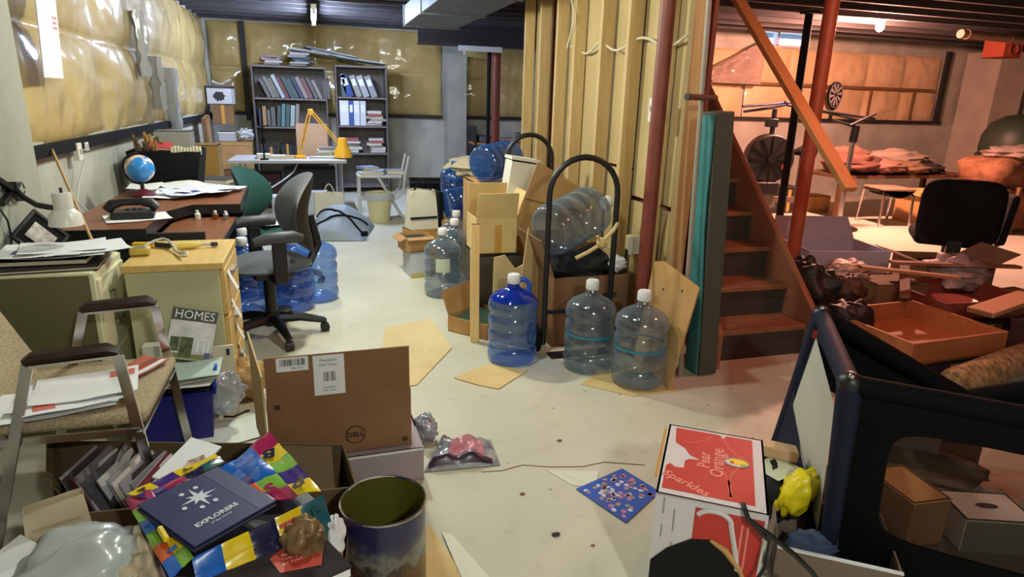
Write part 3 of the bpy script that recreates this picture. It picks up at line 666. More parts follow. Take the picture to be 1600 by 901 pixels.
for i in range(3):
    for j in range(3): kb.box((-0.03+0.03*i,0.02+0.018*j,0.038),(0.02,0.012,0.006))
obj('keypad', kb, DARKP, PH)
obj('display', B().box((0.08,0.04,0.037),(0.035,0.05,0.004)), GREYP, PH)
sheet('loose_paper', 'white sheet under the black telephone', (-0.93,3.78,0.742), 20, 0.30, 0.22, WHITE, bend=0.004, seed=2)
for i, (x, y, rz, w, h, pm) in enumerate([(-0.93,4.62,10,0.30,0.42,None),(-0.80,4.86,-25,0.30,0.40,GREYP),(-0.90,4.98,40,0.30,0.4,None),(-0.66,4.78,65,0.22,0.30,None),(-0.72,4.60,80,0.21,0.30,None),(-0.83,4.55,30,0.22,0.30,mat('purple ink', (60,56,130), 0.6)),(-1.12,4.80,5,0.2,0.3,None)]):
    sheet('loose_paper', ['white sheet beside the globe foot','printed sheet on the heap at the far end of the desk','white sheet lying askew near the black tub','small white sheet near the green chair','white sheet at the edge of the far desk end','sheet with a purple block among the desk papers','sheet half under the globe'][i], (x,y,0.743+0.004*i), rz, w, h, mat('bluish paper', (206,212,230), 0.7) if i % 2 else WHITE, bend=0.012, seed=i*3, print_m=pm, print_at=(0.1,-0.1,0.5,0.3))
for i, (x, y) in enumerate([(-0.70,4.14),(-0.60,4.12),(-0.54,4.10)]):
    t = thing('small_bottle', f'{["white","brown","clear"][i]} little bottle standing on the pulled out desk tray', 'bottle', (x,y,0.667))
    obj('bottle_body', B().lathe([(0.016,0),(0.017,0.03),(0.008,0.04)],12), [OFFW, mat('amber', (120,70,30), 0.2), ALU][i], t); obj('cap', B().lathe([(0.009,0.04),(0.009,0.05)],10), WHITE, t)
# wood topped drawer cabinet
DC = thing('drawer_cabinet', 'beige cabinet with a blond wood top and wooden drawers', 'cabinet', (0,0,0))
obj('carcass', B().box((-0.612,3.13,0.335),(0.36,0.46,0.67)), mat('sage laminate', (194,194,156), 0.5), DC, bevel=0.003)
obj('cabinet_top', B().box((-0.605,3.125,0.685),(0.39,0.49,0.03)), WOODB, DC, bevel=0.003)
for z, h in ((0.56,0.2),(0.345,0.2),(0.13,0.2)):
    d = obj('drawer', B().box((-0.421,3.13,z),(0.022,0.44,h)), WOODB, DC, bevel=0.003); obj('handle', B().box((-0.402,3.13,z+0.05),(0.018,0.12,0.012)), ALU, d)
for i, z in enumerate((0.60,0.45,0.33,0.20)):
    sheet('loose_paper', f'paper sheet sticking out of the wooden drawers, {ORD[i]} from above', (-0.40,3.0+0.04*i,z), 0, 0.12, 0.05, WHITE, rot=(0,rad(70),rad(4*i)), bend=0.004, seed=i)
# two drawer filing cabinet
FC = thing('filing_cabinet', 'beige steel filing cabinet with two drawers under a black binder', 'cabinet', (0,0,0))
obj('carcass', B().box((-1.075,2.97,0.35),(0.39,0.37,0.70)), OLIVE, FC, bevel=0.004)
obj('front_frame', B().box((-0.875,2.97,0.35),(0.02,0.372,0.70)), BEIGE, FC, bevel=0.003)
obj('top_plate', B().box((-1.075,2.97,0.698),(0.40,0.375,0.012)), BEIGE, FC, bevel=0.003)
for z in (0.515, 0.185):
    d = obj('drawer', B().box((-0.862,2.97,z),(0.014,0.345,0.31)), BEIGE, FC, bevel=0.003)
    fr = B().box((-0.852,2.93,z+0.075),(0.006,0.07,0.006)).box((-0.852,2.93,z+0.025),(0.006,0.07,0.006)).box((-0.852,2.897,z+0.05),(0.006,0.006,0.05)).box((-0.852,2.963,z+0.05),(0.006,0.006,0.05))
    obj('label_holder', fr, ALU, d); obj('handle', B().box((-0.846,2.97,z-0.06),(0.016,0.11,0.02)), ALU, d, bevel=0.003)
book('ring_binder', 'black ring binder lying open on the filing cabinet', (-1.06,2.95,0.706), 0.38, 0.30, 0.014, BLK, rot=(0,0,rad(6)), cat='binder')
book('ring_binder', 'thick black binder with cream pages on the filing cabinet', (-1.07,2.98,0.721), 0.32, 0.25, 0.022, BLKM, rot=(0,0,rad(2)), cat='binder')
for i in range(5):
    sheet('loose_paper', ['white sheet at the top of the filing cabinet heap','white sheet with a blue drawing on the filing cabinet','sheet hanging past the filing cabinet edge','grey white sheet in the filing cabinet heap','lowest sheet of the filing cabinet heap'][[4,3,2,1,0][i]], (-1.04+[0.03,-0.05,0.10,-0.04,0.02][i],2.96+[0.0,0.03,0.02,-0.02,0.03][i],0.746+0.004*i), [8,-14,24,4,16][i], 0.30, 0.22, WHITE, bend=0.008, seed=i*5, print_m=mat('violet ink', (84,84,140), 0.6) if i == 3 else None, print_at=(-0.12,0.0,0.45,0.25))
# photo frame, lamp, wooden rod
PF = thing('photo_frame', 'black picture frame leaning on its strut behind the filing cabinet', 'frame', (-1.12,3.21,0.712), rot=(rad(34),rad(-22),rad(-34)))
PF.scale = (0.62,0.62,0.62)
obj('frame', B().box((0,-0.13,0.13),(0.02,0.02,0.28)).box((0,0.13,0.13),(0.02,0.02,0.28)).box((0,0,0.0),(0.02,0.28,0.02)).box((0,0,0.26),(0.02,0.28,0.02)), BLK, PF, bevel=0.003)
obj('mat_board', B().box((-0.002,0,0.13),(0.006,0.245,0.245)), BLKM, PF); obj('picture', B().box((0.004,0,0.13),(0.006,0.13,0.17)), mat('grey photograph', (150,146,144), 0.4, c2=(206,202,198), scale=24), PF)
obj('strut', B().box((-0.055,0,0.10),(0.008,0.04,0.22),(0,rad(28),0)), BLK, PF)
LM = thing('clamp_lamp', 'white clamp lamp on a black gooseneck arm by the concrete pilaster', 'lamp', (0,0,0))
WEN = mat('white lamp enamel', (214,214,206), 0.3)
obj('lamp_shade', B().shell([(0.0,0.135),(0.033,0.135),(0.036,0.125),(0.036,0.068),(0.058,0.044),(0.064,0.0),(0.060,0.0),(0.054,0.042),(0.03,0.066)],28,(-1.02,3.06,0.845)), WEN, LM)
obj('bulb', B().ball((-1.02,3.06,0.865),0.03,12,8), mat('unlit bulb', (220,220,214), 0.2), LM)
obj('switch', B().cyl((-1.02,3.06,0.98),(-1.02,3.06,1.0),0.006,n=8), BLK, LM)
obj('gooseneck', B().tube([(-1.245,3.22,0.985),(-1.20,3.18,0.945),(-1.14,3.13,0.92),(-1.08,3.09,0.915),(-1.05,3.075,0.915)],0.012,10), BLK, LM)
obj('clamp', B().bar((-1.262,3.30,0.92),(-1.24,3.20,1.0),0.03,0.02).bar((-1.262,3.12,1.03),(-1.24,3.24,0.95),0.03,0.02).bar((-1.25,3.10,0.93),(-1.25,3.28,0.99),0.02,0.02), BLK, LM)
obj('cord', B().tube([(-1.255,3.19,0.97),(-1.255,3.12,1.0),(-1.25,3.06,0.93),(-1.25,3.12,0.86),(-1.255,3.14,0.78),(-1.255,3.05,0.68),(-1.255,2.98,0.60)],0.004,6), BLK, LM)
obj('cord_loop', B().tube([(-1.24,3.26+0.05*math.cos(a),0.965+0.035*math.sin(a)) for a in [i*0.4 for i in range(16)]],0.003,6), BLK, LM)
R_ = thing('wooden_rod', 'thin pale wooden rod leaning on the insulated wall behind the lamp', 'rod', (0,0,0))
obj('rod', B().cyl((-1.0,3.30,0.685),(-1.345,4.02,1.06),0.007), SK[2], R_); obj('rod_tip', B().cyl((-1.345,4.02,1.06),(-1.356,4.043,1.073),0.0072), SK[0], R_)
for i, (y, z) in enumerate([(4.46,1.03),(4.60,1.05)]):
    t = thing('wall_outlet', f'cream outlet box on the wall under the insulation, {["larger","smaller"][i]} one', 'outlet', (WL+0.055,y,z))
    obj('cover_plate', B().box((0,0,0),(0.03,0.07 if i == 0 else 0.05,0.10 if i == 0 else 0.05)), OFFW, t, bevel=0.003); obj('socket', B().box((0.016,0,0),(0.004,0.03,0.03)), GREYP, t)
t = thing('wall_cable', 'grey cord hanging from the wall outlet to the desk', 'cord', (0,0,0)); obj('cord_run', B().tube([(WL+0.075,4.50,0.98),(WL+0.05,4.42,0.86),(WL+0.06,4.3,0.76),(-1.27,4.2,0.70)],0.005,6), mat('grey cord', (180,180,176), 0.5), t)
CR = thing('wall_card', 'long white card with red print hanging on the yellow insulation', 'card', (WL+0.135,4.05,1.63), rot=(0,rad(3),rad(0)))
obj('card', B().box((0,0,0),(0.006,0.27,0.38)).box((0,0.0,0.25),(0.006,0.27,0.12)), mat('white card c', (214,216,226), 0.6), CR)
for c_, d_ in (((0.004,0.02,0.26),(0.002,0.18,0.06)),((0.004,0.085,0.11),(0.002,0.06,0.012)),((0.004,0.085,0.085),(0.002,0.05,0.012)),((0.004,0.085,0.06),(0.002,0.055,0.012))): obj('printing', B().box(c_, d_), mat('pale red ink', (214,120,110), 0.6), CR)
# tools on the wooden cabinet top
t = thing('utility_knife', 'yellow and black knife on the wooden cabinet top', 'knife', (-0.735,3.22,0.702), -12)
obj('handle', B().box((-0.05,0,0.012),(0.10,0.028,0.022)), mat('yellow plastic', (222,178,30), 0.4), t, bevel=0.006); obj('grip', B().box((0.035,-0.004,0.012),(0.09,0.024,0.02),(0,0,-0.3)), BLK, t, bevel=0.005)
t = thing('screwdriver', 'yellow handled screwdriver beside the knife', 'tool', (-0.585,3.17,0.702), 14)
obj('handle', B().tube([(-0.05,0,0.016),(-0.03,0,0.016),(0.02,0,0.016),(0.05,0,0.016)],[0.012,0.016,0.016,0.01],10), mat('pale yellow plastic', (226,206,110), 0.3), t); obj('shaft', B().cyl((0.05,0,0.016),(0.10,0,0.012),0.006), ALU, t); obj('jaw', B().box((0.105,0,0.012),(0.03,0.024,0.018)), DARKP, t, bevel=0.004)
t = thing('tape_reel', 'yellow tape measure lying on the wooden cabinet top', 'tool', (-0.765,3.08,0.702), 5)
obj('case', B().box((0,0,0.018),(0.08,0.06,0.034)), mat('dull yellow', (196,176,84), 0.4), t, bevel=0.008); obj('face_label', B().box((0.0,-0.006,0.036),(0.045,0.035,0.002)), ALU, t)
t = thing('grey_cable', 'curled grey cable across the wooden cabinet top', 'cable', (0,0,0))
obj('cable_run', B().tube([(-0.79+0.028*i,3.10+0.14*math.sin(i*0.55),0.708+0.03*abs(math.sin(i*0.5))) for i in range(9)],0.006,6), mat('grey cord', (180,180,176), 0.5), t); obj('plug', B().box((-0.585,3.03,0.71),(0.035,0.02,0.016)), WHITE, t)
t = thing('phone_cord', 'thin white cord trailing over the front edge of the desk', 'cord', (0,0,0)); obj('cord_run', B().tube([(-0.66,3.56,0.672),(-0.63,3.46,0.66),(-0.60,3.40,0.69),(-0.575,3.31,0.706)],0.004,6), WHITE, t)

# ---------------------------------------------------------------- chairs at the desk
def office_chair(name, label, loc, rz, fab, back_h, seat_z, arms):
    r = thing(name, label, 'chair', loc, rz)
    def seatf(s):
        def f(u, v):
            a = 2*PI*u; k = 2.8; ca, sa = math.cos(a), math.sin(a)
            x = 0.235*math.copysign(abs(ca)**(2/k), ca); y = 0.245*math.copysign(abs(sa)**(2/k), sa)
            return (x*v, y*v, seat_z+s*(0.045*(1-v**4)) - (0.035*max(0,(x*v)/0.235)**3 if s > 0 else 0))
        return f
    b = B().grid(32, 8, seatf(1)).grid(32, 8, seatf(-0.9)); obj('seat', b, fab, r, angle=180)
    bz0, bz1 = seat_z+0.04, seat_z+0.04+back_h
    def bf(side):
        def f(u, v):
            a = 2*PI*u; k = 2.6; ca, sa = math.cos(a), math.sin(a)
            y = 0.225*math.copysign(abs(ca)**(2/k), ca)*v; z = math.copysign(abs(sa)**(2/k), sa)*v
            zz = bz0+(z*0.5+0.5)*(bz1-bz0); bow = -0.235-0.01*(z*0.5+0.5)+0.035*math.cos(z*2.2)-0.02*(z > 0)*z**2+0.09*(y/0.225)**2
            return (bow+side*0.036*(1-v**4), y*(1-0.12*(z > 0)*z), zz)
        return f
    obj('backrest', B().grid(36, 9, bf(1)), fab, r, angle=180); obj('back_shell', B().grid(36, 9, bf(-1)), BLK, r, angle=180)
    obj('back_bracket', B().tube([(-0.10,0,seat_z-0.05),(-0.24,0,seat_z-0.03),(-0.30,0,seat_z+0.08),(-0.265,0,seat_z+0.26)],[0.03,0.028,0.026,0.02],8), BLK, r)
    obj('mechanism', B().box((-0.02,0,seat_z-0.065),(0.22,0.14,0.05)), BLK, r, bevel=0.01)
    obj('gas_column', B().cyl((0,0,0.10),(0,0,seat_z-0.09),0.034).cyl((0,0,0.26),(0,0,seat_z-0.06),0.024), BLK, r)
    obj('hub', B().lathe([(0.05,0.07),(0.055,0.10),(0.045,0.15)],16), BLK, r)
    for i in range(5):
        a = rad(72*i+20); ca, sa = math.cos(a), math.sin(a)
        lg = obj('leg', B().tube([(0.03*ca,0.03*sa,0.11),(0.16*ca,0.16*sa,0.105),(0.30*ca,0.30*sa,0.07)],[0.036,0.028,0.02],8), BLK, r)
        obj('caster', B().cyl((0.30*ca-0.02*sa,0.30*sa+0.02*ca,0.028),(0.30*ca+0.02*sa,0.30*sa-0.02*ca,0.028),0.028,n=14).cyl((0.30*ca,0.30*sa,0.04),(0.30*ca,0.30*sa,0.08),0.012), BLK, lg)
    if arms:
        for s in (-1, 1):
            obj('arm_post', B().box((0.0,s*0.275,seat_z+0.06),(0.075,0.03,0.22)).box((0,s*0.2,seat_z-0.05),(0.075,0.18,0.03)), BLK, r, bevel=0.008)
            obj('arm_pad', B().tube([(-0.13,s*0.275,seat_z+0.185),(-0.08,s*0.275,seat_z+0.197),(0.06,s*0.275,seat_z+0.197),(0.13,s*0.27,seat_z+0.18)],[0.022,0.034,0.034,0.022],10), mat('grey rubber', (60,62,66), 0.5), r)
    return r
office_chair('office_chair', 'charcoal office chair with padded arms on a black star base', (-0.31,3.87,0), 198, CHAR, 0.47, 0.45, True)
office_chair('office_chair', 'dark green office chair without arms beyond the brown desk', (-0.32,5.0,0), -22, GREENF, 0.42, 0.42, False)
sheet('loose_paper', 'white sheet lying on the green chair seat', (-0.32,4.95,0.475), 30, 0.24, 0.18, WHITE, bend=0.01)
# ---------------------------------------------------------------- big water jugs
PROF = [(0.0,0.004),(0.095,0.002),(0.118,0.006),(0.131,0.020),(0.137,0.045),(0.137,0.075),(0.131,0.092),(0.124,0.102),(0.131,0.114),(0.135,0.128),(0.135,0.18),(0.131,0.192),(0.126,0.203),(0.131,0.214),(0.135,0.226),(0.135,0.258),(0.131,0.270),(0.123,0.284),(0.131,0.298),(0.137,0.312),(0.137,0.332),(0.128,0.362),(0.108,0.384),(0.075,0.402),(0.045,0.416),(0.031,0.430),(0.029,0.475)]
JGREY = clear_mat('grey blue clear plastic', (212,220,228), (142,160,178), 0.12, 0.13, edge=0.55)
JBLUE = clear_mat('blue clear plastic', (190,212,246), (84,136,214), 0.12, 0.13, edge=0.6)
JDEEP = clear_mat('deep blue clear plastic', (136,172,224), (60,110,184), 0.18, 0.13, edge=0.5)
CAPM = mat('white cap', (226,228,232), 0.4)
def jug(label, loc, pm, rot=None, cap=True, lab=None, handle=False, band=None, group='five gallon water jugs', s=1.0):
    r = thing('water_jug', label, 'bottle', loc, 0, group, rot)
    obj('bottle', B().shell(PROF, 36), pm, r, angle=60)
    if cap: obj('cap', B().lathe([(0.034,0.448),(0.036,0.452),(0.035,0.49),(0.030,0.498),(0.0,0.499)],20), CAPM, r)
    if handle: obj('handle', B().tube([(0.03,0,0.465),(0.06,0,0.468),(0.085,0,0.445),(0.085,0,0.405),(0.07,0,0.385)],0.014,10), mat('blue solid plastic', (34,80,190), 0.3), r)
    if lab:
        a0 = rad(lab)
        obj('paper_label', B().grid(8,1,lambda u, v: (0.1365*math.cos(a0-0.38+0.76*u), 0.1365*math.sin(a0-0.38+0.76*u), 0.20+0.10*v)), mat('greenish label', (196,206,190), 0.6), r, solid=0.001)
    if band: obj('printed_band', B().shell([(0.1358,0.205),(0.1362,0.21),(0.1358,0.218)],36), mat('teal band', (40,130,160), 0.4), r)
    return r
a = jug('blue water jug with a moulded handle, standing by the open carton', (0.985,3.19,0), JBLUE, rot=(0,0,rad(-10)), handle=True)
obj('neck_shade', B().shell([(0.129,0.363),(0.109,0.385),(0.076,0.403),(0.046,0.417),(0.032,0.431),(0.030,0.476)],36), clear_mat('deep neck plastic', (70,110,220), (24,60,190), 0.4, 0.05), a)
jug('grey water jug between the blue jug and the leaning board', (1.365,3.0,0.0), JGREY, band=True)
jug('grey water jug right against the leaning cardboard sheet', (1.535,2.745,0.006), JGREY, band=True)
jug('grey water jug with a square paper label', (0.84,4.50,0), JGREY, lab=-100, band=False)
jug('grey water jug behind the upright pine board', (1.15,4.36,0), JGREY, cap=False)
jug('grey water jug just behind the labelled one', (1.00,4.86,0), JGREY)
jug('grey water jug third in the file behind the labelled one', (1.09,5.22,0), JGREY, band=True)
t = carton('tan_carton', 'low tan carton hidden among the file of jugs', (1.20,5.72,0), 4, 0.36, 0.66, 0.36, CARD, lid=True); tape(t, (0,-0.331,0.17), (0.05,0.002,0.33))
jug('deep blue water jug lying on the low carton', (1.06,5.52,0.50), JDEEP, rot=(0,rad(84),rad(12)), cap=False)
jug('deep blue water jug upright at the back of the low carton', (1.22,5.93,0.365), JDEEP, cap=False)
for i, (x, y) in enumerate([(-0.52,4.36),(-0.55,4.68),(-0.23,4.66),(-0.22,4.36),(-0.02,4.52)]):
    jug(['blue water jug capped in white beside the wooden drawers','blue water jug under the desk side','blue water jug under the green chair','blue water jug behind the office chair column','blue water jug farthest out under the office chair'][i], (x+0.02,y+0.02,0) if i != 4 else (-0.04,4.56,0), JBLUE, cap=(i != 4))
# two black hand trucks
def hand_truck(label, loc, rz, w, h, lean):
    r = thing('hand_truck', label, 'hand truck', loc, rz)
    M = Matrix.Rotation(rad(lean), 4, 'X')
    pts = [(-w/2,0,0.06)]+[(-w/2,0,h-w/2-0.1*k) for k in (4,2,0)]+[(-w/2*math.cos(PI*i/14),0,h-w/2+w/2*math.sin(PI*i/14)) for i in range(1,14)]+[(w/2,0,h-w/2-0.1*k) for k in (0,2,4)]+[(w/2,0,0.06)]
    obj('loop_frame', B().tube(pts, 0.0165, 10, M=M), BLK, r)
    for z in (0.25,): obj('cross_bar', B().bar((-w/2,0,z),(w/2,0,z),0.02,0.02,M=M), BLK, r)
    obj('toe_plate', B().box((0,-0.05,0.006),(w*0.9,0.09,0.006)), BLK, r)
    for s in (-1,1):
        wh = obj('wheel', B().cyl((s*(w/2+0.02),0.05,0.085),(s*(w/2+0.055),0.05,0.085),0.085,n=24), BLKM, r); obj('wheel_hub', B().cyl((s*(w/2+0.018),0.05,0.085),(s*(w/2+0.06),0.05,0.085),0.03,n=12), ALU, wh)
    return r
hand_truck('black hand truck with a tall arched frame before the brown carton', (1.385,3.235,0), 0, 0.40, 1.115, 0)
hand_truck('black hand truck farther back beside the jug lying on its side', (1.455,4.42,0), 0, 0.34, 1.165, 0)
# cartons between the jugs and the studs
bc = carton('brown_carton', 'big open brown carton behind the two grey jugs', (1.52,3.55,0), 2, 0.52, 0.44, 0.42, CARD_D, {'-x':(22,0.24),'+y':(8,0.10)})
obj('hand_hole', B().box((0.1,-0.223,0.30),(0.09,0.002,0.025)), DARKP, bc); [obj('printing', B().box(c_, d_), DARKP, bc) for c_, d_ in (((-0.02,-0.2215,0.12),(0.30,0.0015,0.008)),((0.12,-0.2215,0.16),(0.12,0.0015,0.012)),((-0.05,-0.2215,0.23),(0.10,0.0015,0.012)))]
bb = B(); crumple(bb, (0,0,0), (0.22,0.18,0.12), 11, 0.4); tag(obj('cloth_bundle', bb, mat('black cloth', (24,24,26), 0.9), loc=(1.53,3.56,0.42)), 'black cloth bundle filling the big brown carton', 'cloth')
bb = B(); crumple(bb, (0,0,0), (0.06,0.05,0.05), 21, 0.4); tag(obj('white_cup', bb, CAPM, loc=(1.71,3.44,0.46)), 'white plastic lump at the corner of the brown carton', 'plastic')
jug('water jug lying across the brown carton with its cap to the studs', (1.245,3.42,0.67), JGREY, rot=(rad(-24),rad(74),0)).scale = (1.12,1.12,1.12)
RP = thing('rope', 'knotted beige rope tied across the hand truck', 'rope', (0,0,0))
rp = [(1.33,3.17,0.575),(1.40,3.17,0.605),(1.46,3.17,0.64),(1.50,3.17,0.68),(1.545,3.18,0.715),(1.585,3.205,0.755)]
obj('rope_strand', B().tube(rp, 0.011, 7), mat('beige rope', (196,178,126), 0.9), RP); kn = B(); crumple(kn, (1.475,3.165,0.655), (0.03,0.025,0.03), 5, 0.5); kn.tube([(1.47,3.16,0.65),(1.45,3.15,0.69),(1.44,3.15,0.70)],0.008,6).tube([(1.48,3.16,0.65),(1.52,3.15,0.63)],0.008,6); obj('knot', kn, MATS['beige rope'], RP)
ub = carton('tan_carton', 'dark plinth carton under the pale open carton', (1.10,4.05,0), 0, 0.30, 0.30, 0.43, mat('dark plinth', (70,64,58), 0.8), lid=True); tape(ub, (0,-0.151,0.2), (0.04,0.002,0.4))
tc = carton('pale_carton', 'pale open carton raised beside the hand truck with its flap out', (1.085,4.06,0.432), 0, 0.27, 0.28, 0.235, CARD_L, {'-y':(14,0.17),'+x':(25,0.18),'+y':(-10,0.2)}); tape(tc, (0.01,-0.141,0.10), (0.045,0.002,0.18))
t2 = carton('tan_carton', 'tan carton carrying the jug on its side', (1.42,4.80,0), 0, 0.62, 0.50, 0.80, CARD, lid=True); tape(t2, (0,-0.251,0.5), (0.05,0.002,0.55))
jug('blue water jug lying on its side on top of the tan carton', (1.15,4.62,0.938), JDEEP, rot=(rad(-38),rad(84),0), cap=False)
wf = carton('white_tub', 'off white plastic tub standing on end between the hand trucks', (1.31,4.26,0.72), -8, 0.19, 0.16, 0.28, OFFW, lid=True, rot=(0,rad(8),0)); obj('tub_rim', B().box((0,0,0.295),(0.205,0.175,0.02)), OFFW, wf)
ct = carton('tan_carton', 'tan carton under the off white tub', (1.36,4.25,0), 0, 0.28, 0.24, 0.70, CARD, lid=True); tape(ct, (0,-0.121,0.3), (0.04,0.002,0.6))
BFm = thing('cardboard_sheet', 'big brown cardboard leaf slanting behind the lying jug', 'cardboard', (1.50,3.90,0.86), rot=(rad(8),rad(13),0))
obj('leaf', B().prism([(-0.24,-0.36),(0.20,-0.42),(0.25,0.0),(-0.20,0.13)],-0.003,0.003,M=Matrix.Rotation(rad(90),4,'X')), CARD_D if False else CARD, BFm); obj('crease', B().box((0,-0.004,-0.12),(0.42,0.003,0.008)), CARD_D, BFm)
FS = thing('cardboard_sheet', 'torn tan cardboard piece standing open behind the blue jug', 'cardboard', (1.04,3.50,0), rot=(0,0,rad(10)))
obj('leaf', B().prism([(-0.10,0),(0.10,0),(0.10,0.46),(0.05,0.44),(-0.02,0.53),(-0.09,0.52)],-0.003,0.003,M=Matrix.Rotation(rad(90),4,'X')), CARD_L, FS); obj('side_leaf', B().prism([(0,0),(0.16,0),(0.17,0.42),(0.03,0.68),(-0.01,0.42)],-0.003,0.003,M=Matrix.Translation((0.105,0,0)) @ Matrix.Rotation(rad(20),4,'Z') @ Matrix.Rotation(rad(90),4,'X')), CARD_L, FS)
PB = thing('pine_board', 'upright pine board standing in front of the low carton', 'board', (0.845,3.50,0), rot=(rad(-2),0,0))
obj('plank', B().box((0,0,0.355),(0.05,0.03,0.71)), mat('fresh pine', (226,190,122), 0.6, c2=(234,202,140), scale=4, stretch=(14,14,0.8)), PB, bevel=0.003); obj('end_grain', B().box((0,0,0.711),(0.046,0.026,0.003)), SK[1], PB)
lc = carton('low_carton', 'low open carton with a green lining on the floor', (0.945,3.72,0), 42, 0.33, 0.29, 0.10, CARD, {'+y':(20,0.16)})
obj('green_liner', B().box((0,0,0.05),(0.30,0.26,0.06)), mat('dark green card', (36,66,48), 0.7), lc)
LCB = thing('cardboard_sheet', 'tall cardboard sheet leaning on the end of the stud partition', 'cardboard', (1.655,2.80,0.0), rot=(0,rad(10),0))
obj('leaf', B().prism([(-0.175,0.0),(0.22,0.0),(0.26,0.575),(0.16,0.60),(-0.20,0.555)],-0.004,0.004,M=Matrix.Rotation(rad(90),4,'Z') @ Matrix.Rotation(rad(90),4,'X')), CARD, LCB); obj('staple_hole', B().cyl((-0.005,-0.07,0.50),(0.0,-0.07,0.50),0.008,n=8).cyl((-0.005,0.10,0.46),(0.0,0.10,0.46),0.008,n=8), DARKP, LCB)
# flat cardboard on the floor
def flat(label, poly, m, z=0.002, th=0.004):
    r = thing('flat_cardboard', label, 'cardboard', (0,0,z)); obj('leaf', B().prism(poly, 0, th), m, r)
    cx = sum(p[0] for p in poly)/len(poly); cy = sum(p[1] for p in poly)/len(poly)
    obj('crease', B().bar(((poly[0][0]+cx)/2,(poly[0][1]+cy)/2,th+0.0006),((poly[len(poly)//2][0]+cx)/2,(poly[len(poly)//2][1]+cy)/2,th+0.0006),0.003,0.0006), m, r)
    return r
flat('flat cardboard lying on the floor before the blue jug', [(0.62,3.01),(0.83,3.15),(1.03,3.02),(0.81,2.83),(0.72,2.90)], CARD_L)
flat('flat cardboard under the grey jug at the leaning sheet', [(1.24,2.79),(1.40,2.92),(1.72,2.95),(1.70,2.60),(1.44,2.60)], CARD_L, 0.0005, 0.004)
flat('big flat cardboard lying behind the brown shipping box', [(0.22,2.95),(0.42,2.97),(0.69,3.42),(0.66,3.95),(0.35,3.85)], mat('straw cardboard', (206,182,132), 0.8, c2=(216,194,146), scale=4))
# sticks and trim at the near end of the partition
tag(obj('pale_stick', B().tube([(1.77,3.22,0.30),(1.77,3.24,0.62),(1.78,3.24,0.82),(1.79,3.19,0.98)],0.011,7), SK[4]), 'pale bent stick leaning by the maroon post', 'stick')
SB = mat('dark stained board', (92,60,40), 0.7, c2=(108,72,50), scale=4, stretch=(10,10,1))
t = thing('wall_rod', 'brown rod end poking out over the teal panel', 'rod', (0,0,0)); obj('rod', B().cyl((1.66,2.73,1.435),(1.84,2.78,1.435),0.014), SB, t); obj('rod_cap', B().cyl((1.65,2.727,1.435),(1.66,2.73,1.435),0.016), DARKP, t)
TP = thing('folded_panel', 'tall grey panel with a teal edge standing beside the stairs', 'panel', (1.945,2.80,0), rot=(0,rad(-3.4),0))
obj('panel_core', B().box((0.012,0,0.69),(0.105,0.12,1.37)), mat('dark grey board', (74,74,64), 0.7), TP, bevel=0.006)
obj('teal_cover', B().grid(4,14,lambda u, v: (-0.052-0.012*abs(nz(u*3,v*6,2)), -0.055+0.11*u-0.008*math.sin(v*8), 0.02+1.34*v)), mat('teal fabric', (44,112,114), 0.7, c2=(54,126,126), scale=4), TP, solid=0.012)
t = thing('grey_tube', 'thin grey pole leaning between the studs and the teal panel', 'pole', (0,0,0)); obj('tube', B().cyl((1.80,2.76,0.0),(1.735,2.78,2.2),0.012), mat('grey tube', (150,140,128), 0.5), t); obj('ferrule', B().cyl((1.735,2.78,2.2),(1.734,2.78,2.22),0.014), DARKP, t)
# clutter on the floor left of the file of jugs
cz = carton('white_carton', 'pale white box on the floor behind the labelled jug', (0.735,5.10,0), 8, 0.16, 0.24, 0.20, mat('white card', (190,192,200), 0.7), lid=True); obj('yellow_edge', B().box((0,-0.122,0.02),(0.16,0.003,0.04)), mat('dull straw', (190,176,110), 0.7), cz)
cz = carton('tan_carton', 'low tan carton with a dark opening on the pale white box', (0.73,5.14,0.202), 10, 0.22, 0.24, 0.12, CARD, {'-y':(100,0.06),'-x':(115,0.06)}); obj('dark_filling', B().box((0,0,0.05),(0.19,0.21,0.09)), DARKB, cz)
wb_ = thing('tote_bag', 'white and black tote bag standing beside the file of jugs', 'bag', (0.86,5.62,0.285), 12)
obj('bag_body', bagf(B(), 0.26, 0.16, 0.22, 0.10, 0.34, 7), PBAG, wb_, solid=0.003, angle=60); obj('side_panel', B().box((0.15,0,0.16),(0.05,0.18,0.32)), BLKM, wb_, bevel=0.01); obj('stripe', B().box((-0.01,-0.083,0.10),(0.25,0.004,0.02),(rad(-5),0,0)), NAVY, wb_)
obj('handle', B().tube([(-0.08+0.16*i/12,-0.03,0.33+0.10*math.sin(PI*i/12)) for i in range(13)],0.008,6), BLKM, wb_)
t = carton('tan_carton', 'tan carton under the white and black tote', (0.86,5.62,0), 12, 0.28, 0.24, 0.28, CARD, lid=True); tape(t, (0,-0.121,0.14), (0.05,0.002,0.27))
t = carton('black_bin', 'black open bin against the grey pier', (1.40,8.6,0), -5, 0.46, 0.40, 0.34, BLKM); obj('bin_rim', B().box((0,-0.2,0.33),(0.48,0.02,0.03)).box((0,0.2,0.33),(0.48,0.02,0.03)), BLK, t)
bb = B(); crumple(bb, (0,0,0), (0.14,0.12,0.09), 31, 0.35); tag(obj('white_sack', bb, PBAG, loc=(1.72,8.2,0.40)), 'white crumpled sack on a dark box by the pier', 'bag')
t = carton('dark_box', 'dark box carrying the white crumpled sack', (1.72,8.2,0), 0, 0.3, 0.3, 0.32, DARKB, lid=True); tape(t, (0,-0.151,0.16), (0.04,0.002,0.3))
